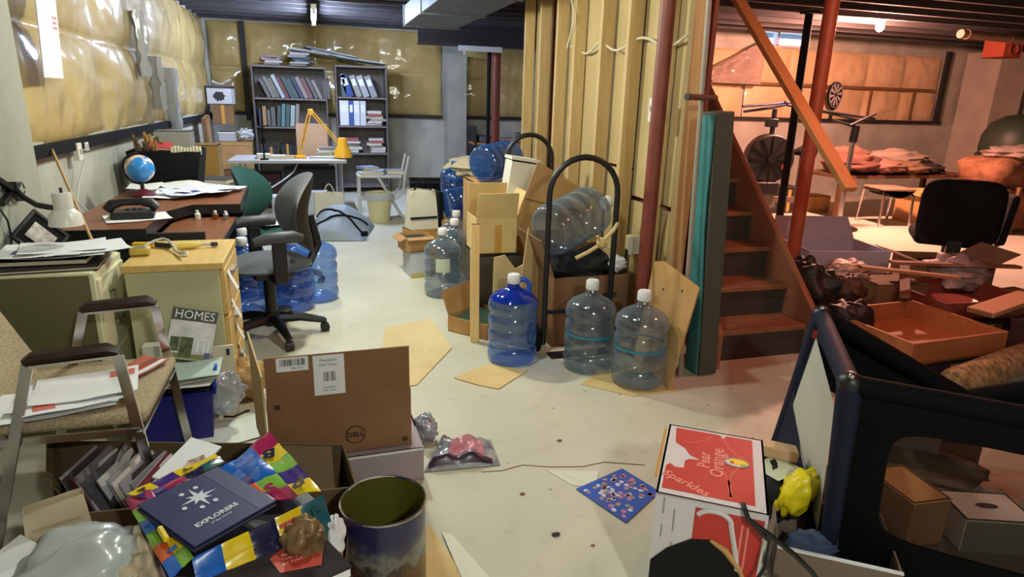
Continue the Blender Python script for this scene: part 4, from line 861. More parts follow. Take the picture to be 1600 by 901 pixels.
bb = B(); crumple(bb, (0,0,0), (0.26,0.30,0.10), 33, 0.3); tag(obj('drop_cloth', bb, mat('cream drop cloth', (196,182,150), 0.9), loc=(1.42,5.95,0.78)), 'cream drop cloth slumped beside the deep blue jugs', 'cloth')
t = carton('tan_carton', 'tall tan carton under the cream drop cloth', (1.52,6.0,0), 0, 0.26, 0.5, 0.70, CARD, lid=True); tape(t, (0,-0.251,0.35), (0.05,0.002,0.65))
# shelf with boxes beyond the pier
WS = thing('wall_shelf', 'wooden shelf unit against the far wall beyond the pier', 'shelf', (2.86,9.95,0))
for z in (0.10,0.74): obj('shelf_board', B().box((0,0,z),(1.1,0.4,0.035)), mat('orange shelf board', (170,116,66), 0.7), WS)
for x in (-0.53,0.53): obj('upright', B().box((x,0,0.5),(0.03,0.4,1.0)), DARKB, WS)
for i, (x, w, h, c) in enumerate([(-0.35,0.22,0.09,(90,84,110)),(-0.05,0.25,0.07,(200,170,176)),(0.3,0.25,0.14,(150,140,132)),(0.1,0.16,0.2,(60,56,54))]):
    t = carton('shelf_carton', f'{["mauve","pink","grey","dark"][i]} box on the wooden shelf beyond the pier', (2.86+x,9.9,0.76), 0, w, 0.26, h, mat('shelf carton %d' % i, c, 0.7), lid=True) if i < 3 else carton('shelf_carton', 'dark box on the low board beyond the pier', (2.96,9.9,0.12), 0, 0.4, 0.3, 0.4, mat('shelf carton 3', c, 0.7), lid=True)
    tape(t, (0,-0.131 if i < 3 else -0.151,h/2), (0.03,0.002,h*0.8))
# ---------------------------------------------------------------- stairs
STR = thing('staircase', 'steep open sided wooden staircase climbing beside the stud partition', 'stairs', (0,0,0))
RI, TR, Y0S, XL, XR = 0.1875, 0.205, 2.915, 2.07, 2.70
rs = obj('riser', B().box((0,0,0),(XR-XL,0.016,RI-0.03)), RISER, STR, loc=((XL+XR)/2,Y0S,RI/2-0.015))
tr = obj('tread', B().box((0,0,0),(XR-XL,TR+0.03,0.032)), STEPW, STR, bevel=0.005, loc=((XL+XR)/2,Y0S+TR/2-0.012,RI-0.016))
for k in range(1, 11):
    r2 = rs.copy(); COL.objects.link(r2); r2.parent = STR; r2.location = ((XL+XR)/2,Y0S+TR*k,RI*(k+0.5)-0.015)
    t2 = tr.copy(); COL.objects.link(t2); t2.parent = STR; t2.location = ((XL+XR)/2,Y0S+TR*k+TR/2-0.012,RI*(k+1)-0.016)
STRM = mat('stringer paint', (146,92,66), 0.6, c2=(162,106,78), scale=4, stretch=(10,1.2,1.2))
sl = RI/TR; top = lambda y_: 0.235+sl*1.03*(y_-2.827)
poly = [(2.80,0.0),(2.80,top(2.80)),(5.0,top(5.0)),(5.12,top(5.12)-0.10),(5.12,top(5.12)-0.32),(3.06,0.0)]
MYZ = Matrix(((0,0,1,0),(1,0,0,0),(0,1,0,0),(0,0,0,1)))
obj('stringer', B().prism(poly, XR, XR+0.04, M=MYZ), STRM, STR, bevel=0.003)
obj('stringer', B().prism(poly, XL-0.04, XL, M=MYZ), STRM, STR, bevel=0.003)
obj('handrail', B().bar((2.75,2.80,0.985),(2.75,4.32,2.345),0.035,0.085,up=(1,0,0)), mat('orange pine', (206,140,84), 0.55, c2=(216,152,96), scale=4, stretch=(10,2,2)), STR, bevel=0.003)
b = B().box((1.985,4.28,1.18),(0.025,2.4,2.36)); struct('wall_stairs', b, mat('red brown boards', (110,58,44), 0.7, c2=(124,66,50), scale=4, stretch=(8,8,1)))

# ---------------------------------------------------------------- storage side
BUL = thing('light_bulb', 'glowing bare bulb hanging over the storage side', 'bulb', (6.05,6.15,2.29))
EM = mat('lit bulb', (255,236,226), 0.3, emit=((255,226,214), 40))
obj('glass', B().ball((0,0,0),(0.045,0.045,0.055),16,12), EM, BUL); obj('socket', B().cyl((0,0,0.04),(0,0,0.06),0.024,n=14), OFFW, BUL); obj('socket_base', B().lathe([(0.05,0.05),(0.055,0.06),(0.055,0.072)],18), OFFW, BUL)
BUL2 = thing('light_bulb', 'bare bulb fixed to the joists over the cluttered floor', 'bulb', (0.15,4.20,2.16))
EM2 = mat('lit bulb white', (255,250,236), 0.3, emit=((255,246,226), 30))
for root, e in ((BUL2, EM2),):
    obj('glass', B().ball((0,0,0),(0.035,0.035,0.045),16,12), e, root); obj('socket', B().cyl((0,0,0.04),(0,0,0.13),0.024,n=14), OFFW, root); obj('socket_base', B().lathe([(0.05,0.13),(0.055,0.15),(0.055,0.20)],18), OFFW, root)
dup(BUL2, (0.45,2.60,2.16), label='bare bulb fixed to the joists above the brown shipping box')
dup(BUL2, (-0.10,5.30,2.16), label='bare bulb fixed to the joists over the desk')
dup(BUL2, (0.60,-0.90,2.16), label='added fill bulb on the joists, unseen behind the viewer')
dup(BUL, (2.95,2.35,2.22), label='bare bulb fixed to the joists over the foot of the stairs')
TL = thing('tube_fixture', 'white ceiling fitting with one glowing tube before the bookcases', 'light', (0.05,8.35,2.25))
obj('housing', B().box((0,0,0.045),(0.06,1.28,0.05)), OFFW, TL, bevel=0.006)
obj('tube', B().cyl((0,-0.60,-0.012),(0,0.60,-0.012),0.016), mat('lit tube', (236,242,255), 0.3, emit=((200,218,255), 420)), TL)
for y_ in (-0.615,0.615): obj('tube_holder', B().box((0,y_,-0.005),(0.04,0.02,0.05)), OFFW, TL)
# ceiling things on the storage side
b = B().cyl((7.4,6.3,2.30),(11.2,6.7,2.30),0.05,n=14); PD = thing('round_duct', 'pink lit round duct under the joists of the storage side', 'duct', (0,0,0)); obj('pipe', b, mat('pinkish duct', (150,120,104), 0.5, 0.3), PD)
for k in range(5): obj('seam_collar', B().cyl((7.5+0.8*k,6.31+0.085*k,2.30),(7.53+0.8*k,6.313+0.085*k,2.30),0.056,n=14), mat('pinkish duct', (150,120,104), 0.5, 0.3), PD)
b = B().box((6.6,8.3,2.56),(1.6,0.3,0.12)); struct('trim_4', b, mat('dark beam', (44,30,28), 0.8))
OB = carton('orange_tank', 'orange red box hanging under the ceiling by the pink pier', (9.02,7.0,2.13), 0, 0.32, 0.3, 0.23, mat('orange tank', (150,62,40), 0.5), lid=True); obj('ring', B().tube([(0.07*math.cos(a),-0.155,0.11+0.07*math.sin(a)) for a in [i*PI/8 for i in range(16)]],0.012,6,closed=True), REDP, OB); obj('hanger', B().bar((0,0,0.225),(0,0,0.24),0.2,0.02), BLKM, OB)
DT = thing('dartboard', 'round pale and dark dartboard hanging on the far insulation', 'dartboard', (7.86,8.62,1.615), rot=(0,0,rad(20)))
obj('board', B().cyl((0,0,0),(0,0.03,0),0.20,n=32), BLKM, DT)
for i in range(10):
    a = 2*PI*i/10; obj('segment', B().prism([(0.035*math.cos(a),0.035*math.sin(a)),(0.165*math.cos(a),0.165*math.sin(a)),(0.165*math.cos(a+0.31),0.165*math.sin(a+0.31)),(0.035*math.cos(a+0.31),0.035*math.sin(a+0.31))],0,0.004,M=Matrix.Rotation(rad(90),4,'X')), mat('dart white', (206,190,186), 0.7), DT)
obj('rim', B().tube([(0.19*math.cos(a),-0.004,0.19*math.sin(a)) for a in [i*PI/16 for i in range(32)]],0.008,6,closed=True), GREYP, DT)
# exercise bike with a big round fan
FB = thing('exercise_bike', 'exercise bike with a big black fan wheel beyond the stairs', 'exercise bike', (5.30,6.75,0), -15)
obj('fan_cage', B().cyl((0,-0.09,0.80),(0,0.09,0.80),0.29,n=32), mat('dark cage', (24,26,24), 0.5), FB, bevel=0.02)
for i in range(12):
    a = 2*PI*i/12; obj('fan_spoke', B().bar((0.05*math.cos(a),-0.096,0.80+0.05*math.sin(a)),(0.27*math.cos(a),-0.096,0.80+0.27*math.sin(a)),0.008,0.008), BLK, FB)
obj('hub', B().cyl((0,-0.115,0.80),(0,-0.09,0.80),0.05), BLK, FB)
obj('post', B().tube([(0,0,1.05),(0.0,0.0,1.38)],0.03,10), BLK, FB); obj('bracket', B().box((-0.02,0,1.22),(0.14,0.08,0.10)), BLK, FB, bevel=0.01)
obj('handlebar', B().tube([(-0.42,-0.05,1.40),(-0.1,0,1.43),(0.25,0.05,1.48)],0.016,8).tube([(-0.36,0.05,1.34),(-0.05,0.02,1.39),(0.22,0.0,1.46)],0.016,8), mat('blue black grip', (36,48,84), 0.5), FB)
obj('frame', B().bar((0,0,0.52),(0.1,0,0.20),0.12,0.10).bar((-0.1,0,0.30),(0.55,0,0.30),0.07,0.07).bar((0.42,0,0.30),(0.42,0,0.85),0.05,0.05), mat('light frame paint', (120,110,100), 0.5), FB)
obj('saddle', B().tube([(0.30,0,0.88),(0.42,0,0.90),(0.55,0,0.89)],[0.03,0.07,0.10],10), BLKM, FB)
for x in (-0.15,0.5): obj('foot', B().box((x,0,0.03),(0.08,0.5,0.06)), BLK, FB, bevel=0.01)
obj('console', B().box((-0.03,0,0.44),(0.34,0.2,0.16)), BLK, FB, bevel=0.02)
for z in (0.72,0.74): obj('reflector', B().box((0.16+0.2*(z-0.72),-0.10,z-0.02),(0.05,0.01,0.03)), mat('red reflector', (220,90,70), 0.3), FB)
# black rods on a silver pole
RK = thing('rod_rack', 'black rods spread on a silver pole in front of the bulb wall', 'rack', (6.05,6.25,0))
obj('pole', B().cyl((0,0,0),(0,0,1.05),0.03), CHROME, RK); obj('joint', B().cyl((0,0,1.03),(0.01,0,1.22),0.045), BLK, RK)
for p, q in (((-0.95,0.1,1.46),(0.12,0,1.27)),((-0.95,0.05,1.43),(0.28,0.02,1.30)),((-0.1,-0.02,1.22),(0.26,0,1.36)),((-0.35,0,1.28),(0.05,0,1.20))): obj('rod', B().cyl(p, q, 0.016, n=8), BLK, RK)
obj('base', B().lathe([(0.22,0),(0.22,0.02),(0.05,0.05)],20), BLK, RK)
# metal legged chair, worktable with heaps, boards, insulation rolls
MC = thing('metal_chair', 'pale chair with bent metal legs under the heaped table', 'chair', (6.95,6.45,0), -10)
for s in (-1,1): obj('leg', B().tube([(s*0.21,-0.20,0),(s*0.20,-0.19,0.38),(s*0.17,-0.14,0.44),(s*0.2,0.2,0.42),(s*0.22,0.24,0)],0.016,8), CHROME, MC)
obj('seat', B().box((0,0,0.46),(0.44,0.42,0.03)), mat('pale seat', (150,120,100), 0.7), MC, bevel=0.012); obj('sling', B().grid(10,4,lambda u,v:(-0.2+0.4*u,-0.2+0.4*v,0.44-0.08*math.sin(PI*u))), BLKM, MC, solid=0.01)
WT = thing('work_table', 'long table heaped with bedding at the far storage wall', 'table', (7.6,7.15,0))
obj('table_top', B().box((0,0,0.56),(2.3,0.8,0.04)), SB, WT)
for x, y_ in ((-1.1,-0.36),(1.1,-0.36),(-1.1,0.36),(1.1,0.36)): obj('leg', B().box((x,y_,0.27),(0.06,0.06,0.54)), SB, WT)
for i, (x, y_, z, rx, ry, rz_, c, lab) in enumerate([(6.85,7.0,0.72,0.40,0.30,0.14,(108,70,58),'rust red bedding heap on the far table'),(7.25,6.95,0.68,0.34,0.28,0.10,(132,96,82),'salmon bedding heap on the far table'),(7.7,7.0,0.66,0.30,0.30,0.09,(120,94,72),'tan bedding heap on the far table'),(8.1,7.0,0.64,0.24,0.22,0.08,(40,30,26),'black cloth heap on the far table'),(7.9,7.35,0.72,0.62,0.26,0.16,(160,142,126),'cream bedding heap along the far wall'),(7.0,7.3,0.82,0.36,0.16,0.10,(132,98,78),'orange blanket roll on the far table')]):
    bb = B(); crumple(bb, (0,0,0), (rx,ry,rz_), 40+i*3, 0.35); tag(obj('bedding', bb, mat('bedding %d' % i, c, 0.95), loc=(x,y_,z)), lab, 'bedding')
t = carton('board_box', 'tan carton with a wooden cover before the far table', (7.85,6.5,0), -4, 0.95, 0.4, 0.36, CARD, lid=True); obj('cover_board', B().box((0,0,0.39),(1.05,0.46,0.05)), WOOD, t)
RLM = mat('pink fibre roll', (112,72,48), 0.95, c2=(150,102,72), scale=7, bump=0.5, bscale=30)
for i, (x, y_, z, w, h) in enumerate([(8.05,5.95,0.27,0.55,0.29),(8.95,6.1,0.27,0.50,0.29),(8.45,6.0,0.70,0.75,0.20)]):
    t = thing('insulation_bale', f'brown fibre insulation bale by the wall, {["nearest","farther","topmost"][i]} one', 'insulation', (x,y_,z))
    bb = B(); bb.ball((0,0,0), 1.0, 30, 20, f=lambda d: (1/max(abs(d.x)/w, abs(d.y)/0.32, abs(d.z)/h))*(0.92+0.14*nz(d.x*4+i*3,d.y*4,d.z*4)+0.05*nz(d.x*11,d.y*11,d.z*11+i)))
    obj('bale', bb, RLM, t, angle=180); obj('band', B().box((0,0,0),(0.04,0.66,h*2.02)), CARD_D, t)
bb = B(); crumple(bb, (0,0,0), (0.55,0.35,0.10), 77, 0.4); tag(obj('plastic_sheeting', bb, clear_mat('milky film', (230,225,220), (200,180,170), 0.45, 0.12), loc=(8.5,6.0,0.93)), 'clear plastic sheeting bunched on the insulation bales', 'plastic')
GD = thing('green_tub', 'dark green tub upended behind the insulation bales', 'tub', (9.55,6.9,0)); obj('tub', B().lathe([(0.42,0.82),(0.44,0.95),(0.42,1.12),(0.34,1.28),(0.18,1.38),(0.0,1.41)],28), mat('green plastic', (46,62,50), 0.5), GD); obj('stand', B().box((0,0,0.41),(0.5,0.5,0.82)), DARKB, GD); obj('rim', B().lathe([(0.455,0.80),(0.46,0.83),(0.45,0.85)],28), MATS['green plastic'], GD)
# black chair turned away
BC = thing('swivel_chair', 'black office chair turned away amid the storage clutter', 'chair', (5.06,4.02,0), -42)
def bcf(s):
    def f(u, v):
        a = 2*PI*u; ca, sa = math.cos(a), math.sin(a); k = 4.5
        return (0.29*math.copysign(abs(ca)**(2/k), ca)*v, s*0.05*(1-v**6)-0.26, 0.63+0.27*math.copysign(abs(sa)**(2/k), sa)*v)
    return f
obj('backrest', B().grid(40,8,bcf(1)).grid(40,8,bcf(-1)), BLKM, BC, angle=180)
obj('side_wing', B().box((0.33,-0.16,0.60),(0.05,0.20,0.40),(0,0.08,0)), BLKM, BC, bevel=0.03)
obj('seat', B().box((0,0.03,0.40),(0.54,0.50,0.11)), BLKM, BC, bevel=0.04); obj('back_bracket', B().box((0.0,-0.27,0.36),(0.10,0.05,0.24)), BLK, BC)
obj('gas_column', B().cyl((0,0,0.08),(0,0,0.36),0.035), BLK, BC)
for i in range(5):
    a = rad(72*i+8); lg = obj('leg', B().tube([(0.03*math.cos(a),0.03*math.sin(a),0.10),(0.31*math.cos(a),0.31*math.sin(a),0.075)],[0.036,0.022],8), BLK, BC)
    obj('caster', B().ball((0.31*math.cos(a),0.31*math.sin(a),0.03),0.03,12,8), BLK, lg)
obj('arm_pad', B().box((0.35,0.05,0.55),(0.07,0.28,0.04)).box((0.35,0.05,0.45),(0.04,0.06,0.2)), BLK, BC, bevel=0.01)
# trays, planks and bags on the storage floor
TRM = mat('orange wood tray', (168,96,54), 0.6, c2=(180,108,64), scale=4, stretch=(1.5,10,10))
def tray(label, loc, rz, w, d, h, m, rot=None):
    r = thing('wooden_tray', label, 'tray', loc, rz, rot=rot)
    obj('tray_bottom', B().box((0,0,0.008),(w,d,0.012)), m, r)
    for x, y_, sx, sy in ((w/2-0.008,0,0.016,d),(-w/2+0.008,0,0.016,d),(0,d/2-0.008,w-0.033,0.016),(0,-d/2+0.008,w-0.033,0.016)): obj('tray_side', B().box((x,y_,h/2+0.001),(sx,sy,h)), m, r, bevel=0.002)
    return r
u = carton('flat_crate', 'dark flat crate carrying the nearest wooden tray', (3.28,2.72,0), 4, 0.62, 0.62, 0.10, DARKB, lid=True); tape(u, (0,-0.311,0.05), (0.1,0.002,0.06))
tray('shallow orange wood tray, the nearest of the empty trays', (3.27,2.70,0.108), 3, 0.72, 0.60, 0.13, TRM)
u = carton('flat_crate', 'dark flat crate carrying the farther wooden tray', (4.05,3.05,0), 0, 0.6, 0.55, 0.16, DARKB, lid=True); tape(u, (0,-0.276,0.08), (0.1,0.002,0.1))
tr2 = tray('reddish wood tray farther back holding a pink dish', (4.02,3.05,0.167), -6, 0.70, 0.55, 0.11, mat('red wood tray', (128,62,44), 0.6))
t = thing('dish', 'pink round dish lying in the farther tray', 'dish', (3.92,2.98,0.19)); obj('bowl', B().shell([(0.03,0.003),(0.09,0.015),(0.125,0.05),(0.13,0.052),(0.095,0.02),(0.03,0.01),(0.0,0.009)],24), mat('pink plastic', (206,112,106), 0.4), t); obj('foot_ring', B().lathe([(0.05,0),(0.05,0.006)],20), mat('pink plastic', (206,112,106), 0.4), t)
t = thing('plank', 'pale orange plank lying across the trays', 'plank', (3.95,2.68,0.30), rot=(0,rad(-2),rad(14))); obj('board', B().box((0,0,0),(0.62,0.14,0.03)), mat('pale orange plank', (206,146,104), 0.6), t, bevel=0.003); obj('end_grain', B().box((-0.311,0,0),(0.002,0.13,0.026)), CARD_D, t)
t = carton('plank_box', 'dark box under the pale orange plank', (4.05,2.42,0), 12, 0.4, 0.32, 0.27, mat('maroon case', (56,20,28), 0.7), lid=True); obj('lid_rim', B().box((0,0,0.25),(0.41,0.33,0.04)), mat('maroon case', (56,20,28), 0.7), t)
RG = thing('rolled_rug', 'speckled brown rolled rug on the floor behind the playpen', 'rug', (3.42,2.30,0.085), rot=(0,0,rad(14)))
obj('roll', B().tube([(-0.42,0,0),(-0.39,0,0),(0.39,0,0),(0.42,0,0)],[0.065,0.08,0.08,0.065],16), mat('speckled rug', (110,84,56), 0.95, c2=(176,146,104), scale=26, bump=0.6, bscale=40), RG); obj('roll_end', B().cyl((-0.43,0,0),(-0.421,0,0),0.05,n=16), mat('speckled rug', (110,84,56), 0.95), RG)
flat('tan flat cardboard on the floor beneath the rolled rug', [(2.65,2.05),(3.25,2.02),(3.5,2.35),(2.9,2.4)], CARD)
for i, (x, y_, z, rx, ry, rz_, c, lab) in enumerate([(3.02,3.32,0.22,0.20,0.26,0.24,(20,16,16),'black sack slumped at the foot of the rust red post'),(2.98,2.92,0.16,0.16,0.20,0.16,(16,14,16),'black sack next to the lowest stair tread'),(3.18,3.12,0.30,0.11,0.12,0.10,(70,44,30),'brown strapped bag on the black sack'),(3.5,3.45,0.34,0.15,0.12,0.06,(196,160,146),'pinkish crumpled paper among the storage boxes'),(4.35,3.35,0.30,0.22,0.2,0.12,(170,140,136),'crumpled clear plastic beside the black chair'),(3.1,4.3,0.12,0.14,0.14,0.12,(190,150,130),'pale crumpled bag behind the rust red post')]):
    bb = B(); crumple(bb, (0,0,0), (rx,ry,rz_), 50+i*7, 0.4); tag(obj('sack', bb, mat('sack %d' % i, c, 0.55, bump=0.2, bscale=14), loc=(x,y_,z)), lab, 'bag')
GW = carton('white_carton', 'pale grey carton with its brown flaps open by the rust red post', (3.70,3.84,0), -12, 0.62, 0.46, 0.42, mat('lilac card', (176,172,186), 0.7), {'+y':(40,0.2),'-x':(70,0.14)}); obj('printing', B().box((0.1,-0.2315,0.25),(0.2,0.002,0.06)), GREYP, GW)
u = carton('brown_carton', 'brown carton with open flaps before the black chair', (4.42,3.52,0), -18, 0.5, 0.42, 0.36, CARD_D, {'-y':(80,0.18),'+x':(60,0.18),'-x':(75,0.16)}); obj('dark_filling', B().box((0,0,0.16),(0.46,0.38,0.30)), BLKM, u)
for i, (p, q, c) in enumerate([((3.35,3.22,0.42),(4.0,3.05,0.36),(176,120,84)),((3.75,3.35,0.40),(4.75,3.20,0.36),(150,96,66)),((3.5,2.98,0.28),(3.95,3.42,0.36),(120,76,52)),((5.2,3.2,0.18),(6.1,2.9,0.18),(150,110,86))]):
    t = thing('wood_strip', ['pale wood strip bridging the storage boxes nearest the stairs','long wood strip lying before the black chair','short brown wood strip between the boxes','pale strip beyond the trays'][i], 'strip', (0,0,0)); obj('strip', B().bar(p, q, 0.06, 0.02), mat('strip %d' % i, c, 0.7), t, bevel=0.002); d_ = (Vector(q)-Vector(p)).normalized(); obj('end_grain', B().bar(Vector(p)-d_*0.002, Vector(p), 0.056, 0.018), CARD_D, t)
for i, (x, y_, w, d, h, m_, lab) in enumerate([(4.7,3.1,0.5,0.4,0.17,CARD,'tan carton beyond the trays'),(3.7,3.3,0.36,0.3,0.30,CARD_D,'brown carton supporting the wood strips'),(5.5,3.0,0.6,0.45,0.16,CARD_D,'low brown carton past the black chair'),(4.25,2.25,0.5,0.4,0.2,CARD,'tan carton at the frame edge past the rolled rug')]):
    t = carton('tan_carton', lab, (x,y_,0), [5,-10,8,-6,14][i], w, d, h, m_, lid=True); tape(t, (0,-d/2-0.001,h*0.5), (0.05,0.002,h*0.9))
t = carton('dark_box', 'small dark box on the floor by the exercise bike', (6.2,7.55,0), 0, 0.6, 0.4, 0.34, DARKB, lid=True); tape(t, (0,-0.201,0.17), (0.05,0.002,0.3))
t = carton('tan_carton', 'tan carton behind the lower end of the handrail', (6.75,7.55,0), 0, 0.4, 0.3, 0.22, CARD, lid=True); tape(t, (0,-0.151,0.11), (0.05,0.002,0.2))

def pgf(u, v): return (5.55+0.85*u, 8.56-0.10*abs(nz(u*4,v*4,3))-0.05*nz(u*9,v*7,1), 1.72+0.62*v*(0.35+0.65*u))
tag(obj('plastic_sheet', B().grid(20,16,pgf), clear_mat('milky film', (230,225,220), (200,180,170), 0.45, 0.12), solid=0.002), 'loose clear plastic sheet bulging from the insulation under the window', 'plastic')
# ---------------------------------------------------------------- playpen
PP = thing('playpen', 'navy folding playpen with white mesh and a sagging far rail', 'playpen', (0,0,0))
A = Vector((1.835,1.90,0.635)); Bc = Vector((1.449,1.35,0.635)); Cc = Vector((1.494,1.353,0.0)); Dc = Vector((1.712,1.90,0.0))
e = Vector((0.74,-0.67,0)); E_ = Bc+e*1.02; F_ = A+e*1.02; Cf = Cc+e*1.0; Df = Dc+e*1.0
def rail(name, p, q, r, m, sag=0.0): 
    pts = [p.lerp(q, i/10)+Vector((0,0,-sag*(1-abs(i/5-1)))) for i in range(11)]
    return obj(name, B().tube(pts, r, 12), m, PP)
rail('top_rail', A, Bc, 0.030, NAVY); rail('top_rail', Bc, E_, 0.030, BLACKN); rail('top_rail', E_, F_, 0.030, BLACKN)
Vm = A.lerp(F_, 0.5)+Vector((0,0,-0.235))
rail('top_rail', A, Vm, 0.036, BLACKN); rail('top_rail', Vm, F_, 0.036, BLACKN)
for p, q in ((A,Dc),(Bc,Cc),(E_,Cf),(F_,Df)):
    obj('corner_post', B().tube([p,p.lerp(q,0.5),q+Vector((0,0,0.03))],[0.036,0.030,0.026],12), NAVY, PP)
    c = obj('corner_cap', B().ball(p+Vector((0,0,0.002)),0.037,16,10), BLK, PP); obj('rivet', B().ball(p+Vector((-0.02,-0.02,0.036)),0.010,10,6), CHROME, c)
    obj('foot', B().cyl(q,q+Vector((0,0,0.05)),0.034), BLK, PP)
def panel(name, p00, p10, p11, p01, hole, m, n=12):
    """cloth border with a rounded opening: p00-p10 bottom, p01-p11 top; hole = (u0,u1,v0,v1)"""
    def P(u, v): return (p00*(1-u)+p10*u)*(1-v)+(p01*(1-u)+p11*u)*v
    u0, u1, v0, v1 = hole; N_ = 48; vs = []; fs = []
    for i in range(N_):
        a = 2*PI*i/N_; ca, sa = math.cos(a), math.sin(a); k = max(abs(ca), abs(sa))
        ou, ov = 0.5+0.5*ca/k, 0.5+0.5*sa/k
        pw_ = 2/7.0; iu = (u0+u1)/2+(u1-u0)/2*math.copysign(abs(ca)**pw_, ca); iv = (v0+v1)/2+(v1-v0)/2*math.copysign(abs(sa)**pw_, sa)
        vs += [P(ou, ov), P(iu, iv)]
    for i in range(N_):
        j = (i+1)%N_; fs.append((2*i, 2*j, 2*j+1, 2*i+1))
    return obj(name, B().add(vs, fs), m, PP, solid=0.012, angle=180), P
MESHW = clear_mat('white mesh cloth', (226,226,222), (214,212,198), 0.80, 0.6, 0.2)
MESHD = clear_mat('dark mesh cloth', (232,224,218), (96,84,78), 0.06, 0.7, 0.02)
_, P1 = panel('side_border', Dc+Vector((0,0,0.03)), Cc+Vector((0,0,0.03)), Bc, A, (0.12,0.90,0.10,0.90), NAVY)
# white mesh: a slanted four sided field between the navy bands
q = [P1(0.14,0.90), P1(0.10,0.40), P1(0.90,0.06), P1(0.86,0.80)]
obj('white_mesh', B().grid(6,6,lambda u, v: (q[0]*(1-u)+q[3]*u)*(1-v)+(q[1]*(1-u)+q[2]*u)*v+Vector((-0.010,0.008,0))), MESHW, PP)
obj('band', B().add([P1(0,0.55)+Vector((-0.009,0.006,0)),P1(0.12,0.42)+Vector((-0.009,0.006,0)),P1(0.93,0.06)+Vector((-0.009,0.006,0)),P1(1,0)+Vector((-0.009,0.006,0)),P1(0.5,0)+Vector((-0.009,0.006,0)),P1(0,0)+Vector((-0.009,0.006,0))],[(0,1,2,3,4,5)]), NAVY, PP, solid=0.008)
_, P2 = panel('front_border', Cc+Vector((0,0,0.03)), Cf+Vector((0,0,0.03)), E_, Bc, (0.12,0.94,0.20,0.82), BLACKN)
obj('front_mesh', B().grid(6,6,lambda u, v: P2(0.12+0.84*u,0.16+0.68*v)+Vector((0.006,0.006,0))), MESHD, PP)
# far side cloth hangs under the sagging rail
def farf(u, v):
    t = A.lerp(F_, u)+Vector((0,0,-0.235*(1-abs(2*u-1)))); b_ = Dc.lerp(Df, u)+Vector((0,0,0.04)); p = t.lerp(b_, v); return p+Vector((0.02*math.sin(v*9+u*4),0.02*math.sin(v*7+u*6),0))
obj('far_panel', B().grid(20,10,lambda u, v: farf(u, v*0.42)), BLACKN, PP, solid=0.008, angle=180)
obj('far_mesh', B().grid(12,6,lambda u, v: farf(u, 0.42+v*0.58)), MESHD, PP)
obj('logo_tag', B().box(P1(0.14,0.92)+Vector((-0.016,0.012,0)),(0.004,0.016,0.03),(0,0,rad(35))), RED, PP)
obj('floor_panel', B().add([Dc+Vector((0.02,-0.02,0.05)),Cc+Vector((0.03,0.0,0.05)),Cf+Vector((0,0,0.05)),Df+Vector((0,0,0.05))],[(0,1,2,3)]), mat('grey play mat', (90,82,78), 0.9), PP, solid=0.012)
# what lies in the playpen
ex = math.degrees(math.atan2(-0.67,0.74))
t = carton('white_carton', 'low white box with an oval hand hole inside the playpen', (2.02,1.27,0.06), ex+22, 0.22, 0.16, 0.12, mat('warm white card', (196,190,184), 0.7), lid=True); obj('hand_hole', B().lathe([(0.035,0.1205),(0.035,0.122)],18,sy=0.4), DARKP, t); obj('shade_side', B().box((0,-0.0815,0.058),(0.215,0.002,0.11)), mat('shaded white card', (96,98,86), 0.7), t)  # front of the white box painted darker, its shade put into the colour
t = carton('pink_carton', 'larger pinkish box with a hand hole inside the playpen', (2.28,1.12,0.06), ex+30, 0.26, 0.26, 0.15, mat('pinkish card', (190,160,146), 0.7), lid=True); obj('hand_hole', B().lathe([(0.05,0.1505),(0.05,0.152)],18,sy=0.45), DARKP, t)
t = carton('brown_carton', 'brown carton side standing inside the playpen beside the white box', (1.80,1.38,0.06), ex+38, 0.14, 0.20, 0.17, CARD_D); obj('edge_band', B().box((0,0,0.168),(0.145,0.205,0.004)), CARD, t)
sheet('yellow_pad', 'mustard paper pad lying in the playpen', (1.90,1.44,0.10), 10, 0.16, 0.12, mat('mustard card', (196,164,76), 0.7), rot=(rad(20),rad(8),rad(-30)), th=0.01)
bb = B(); crumple(bb, (0,0,0), (0.24,0.08,0.07), 61, 0.3); tag(obj('cloth_roll', bb, mat('khaki cloth', (134,116,94), 0.95), loc=(2.06,1.58,0.14), rot=(0,0,rad(-38))), 'khaki cloth roll along the playpen floor', 'cloth')
t = carton('lilac_box', 'lilac grey box standing at the far side of the playpen', (2.06,1.66,0.06), ex+4, 0.24, 0.14, 0.22, mat('lilac card b', (156,140,150), 0.7), lid=True); obj('lid_rim', B().box((0,0,0.21),(0.245,0.145,0.02)), mat('lilac card b', (156,140,150), 0.7), t)
bb = B(); crumple(bb, (0,0,0), (0.16,0.14,0.12), 67, 0.4); tag(obj('brown_cloth', bb, mat('brown cloth', (104,76,56), 0.95), loc=(2.46,1.26,0.24)), 'brown cloth heap at the far end of the playpen', 'cloth')
t = thing('wood_block', 'pale wooden board laid along the playpen beyond the mesh', 'board', (2.36,1.72,0.30), rot=(0,0,rad(ex+8))); obj('board', B().box((0,0,0),(0.42,0.05,0.08)), mat('pale orange plank', (206,146,104), 0.6), t, bevel=0.004); obj('prop_block', B().box((0,0.02,-0.17),(0.3,0.05,0.26)), SB, t)

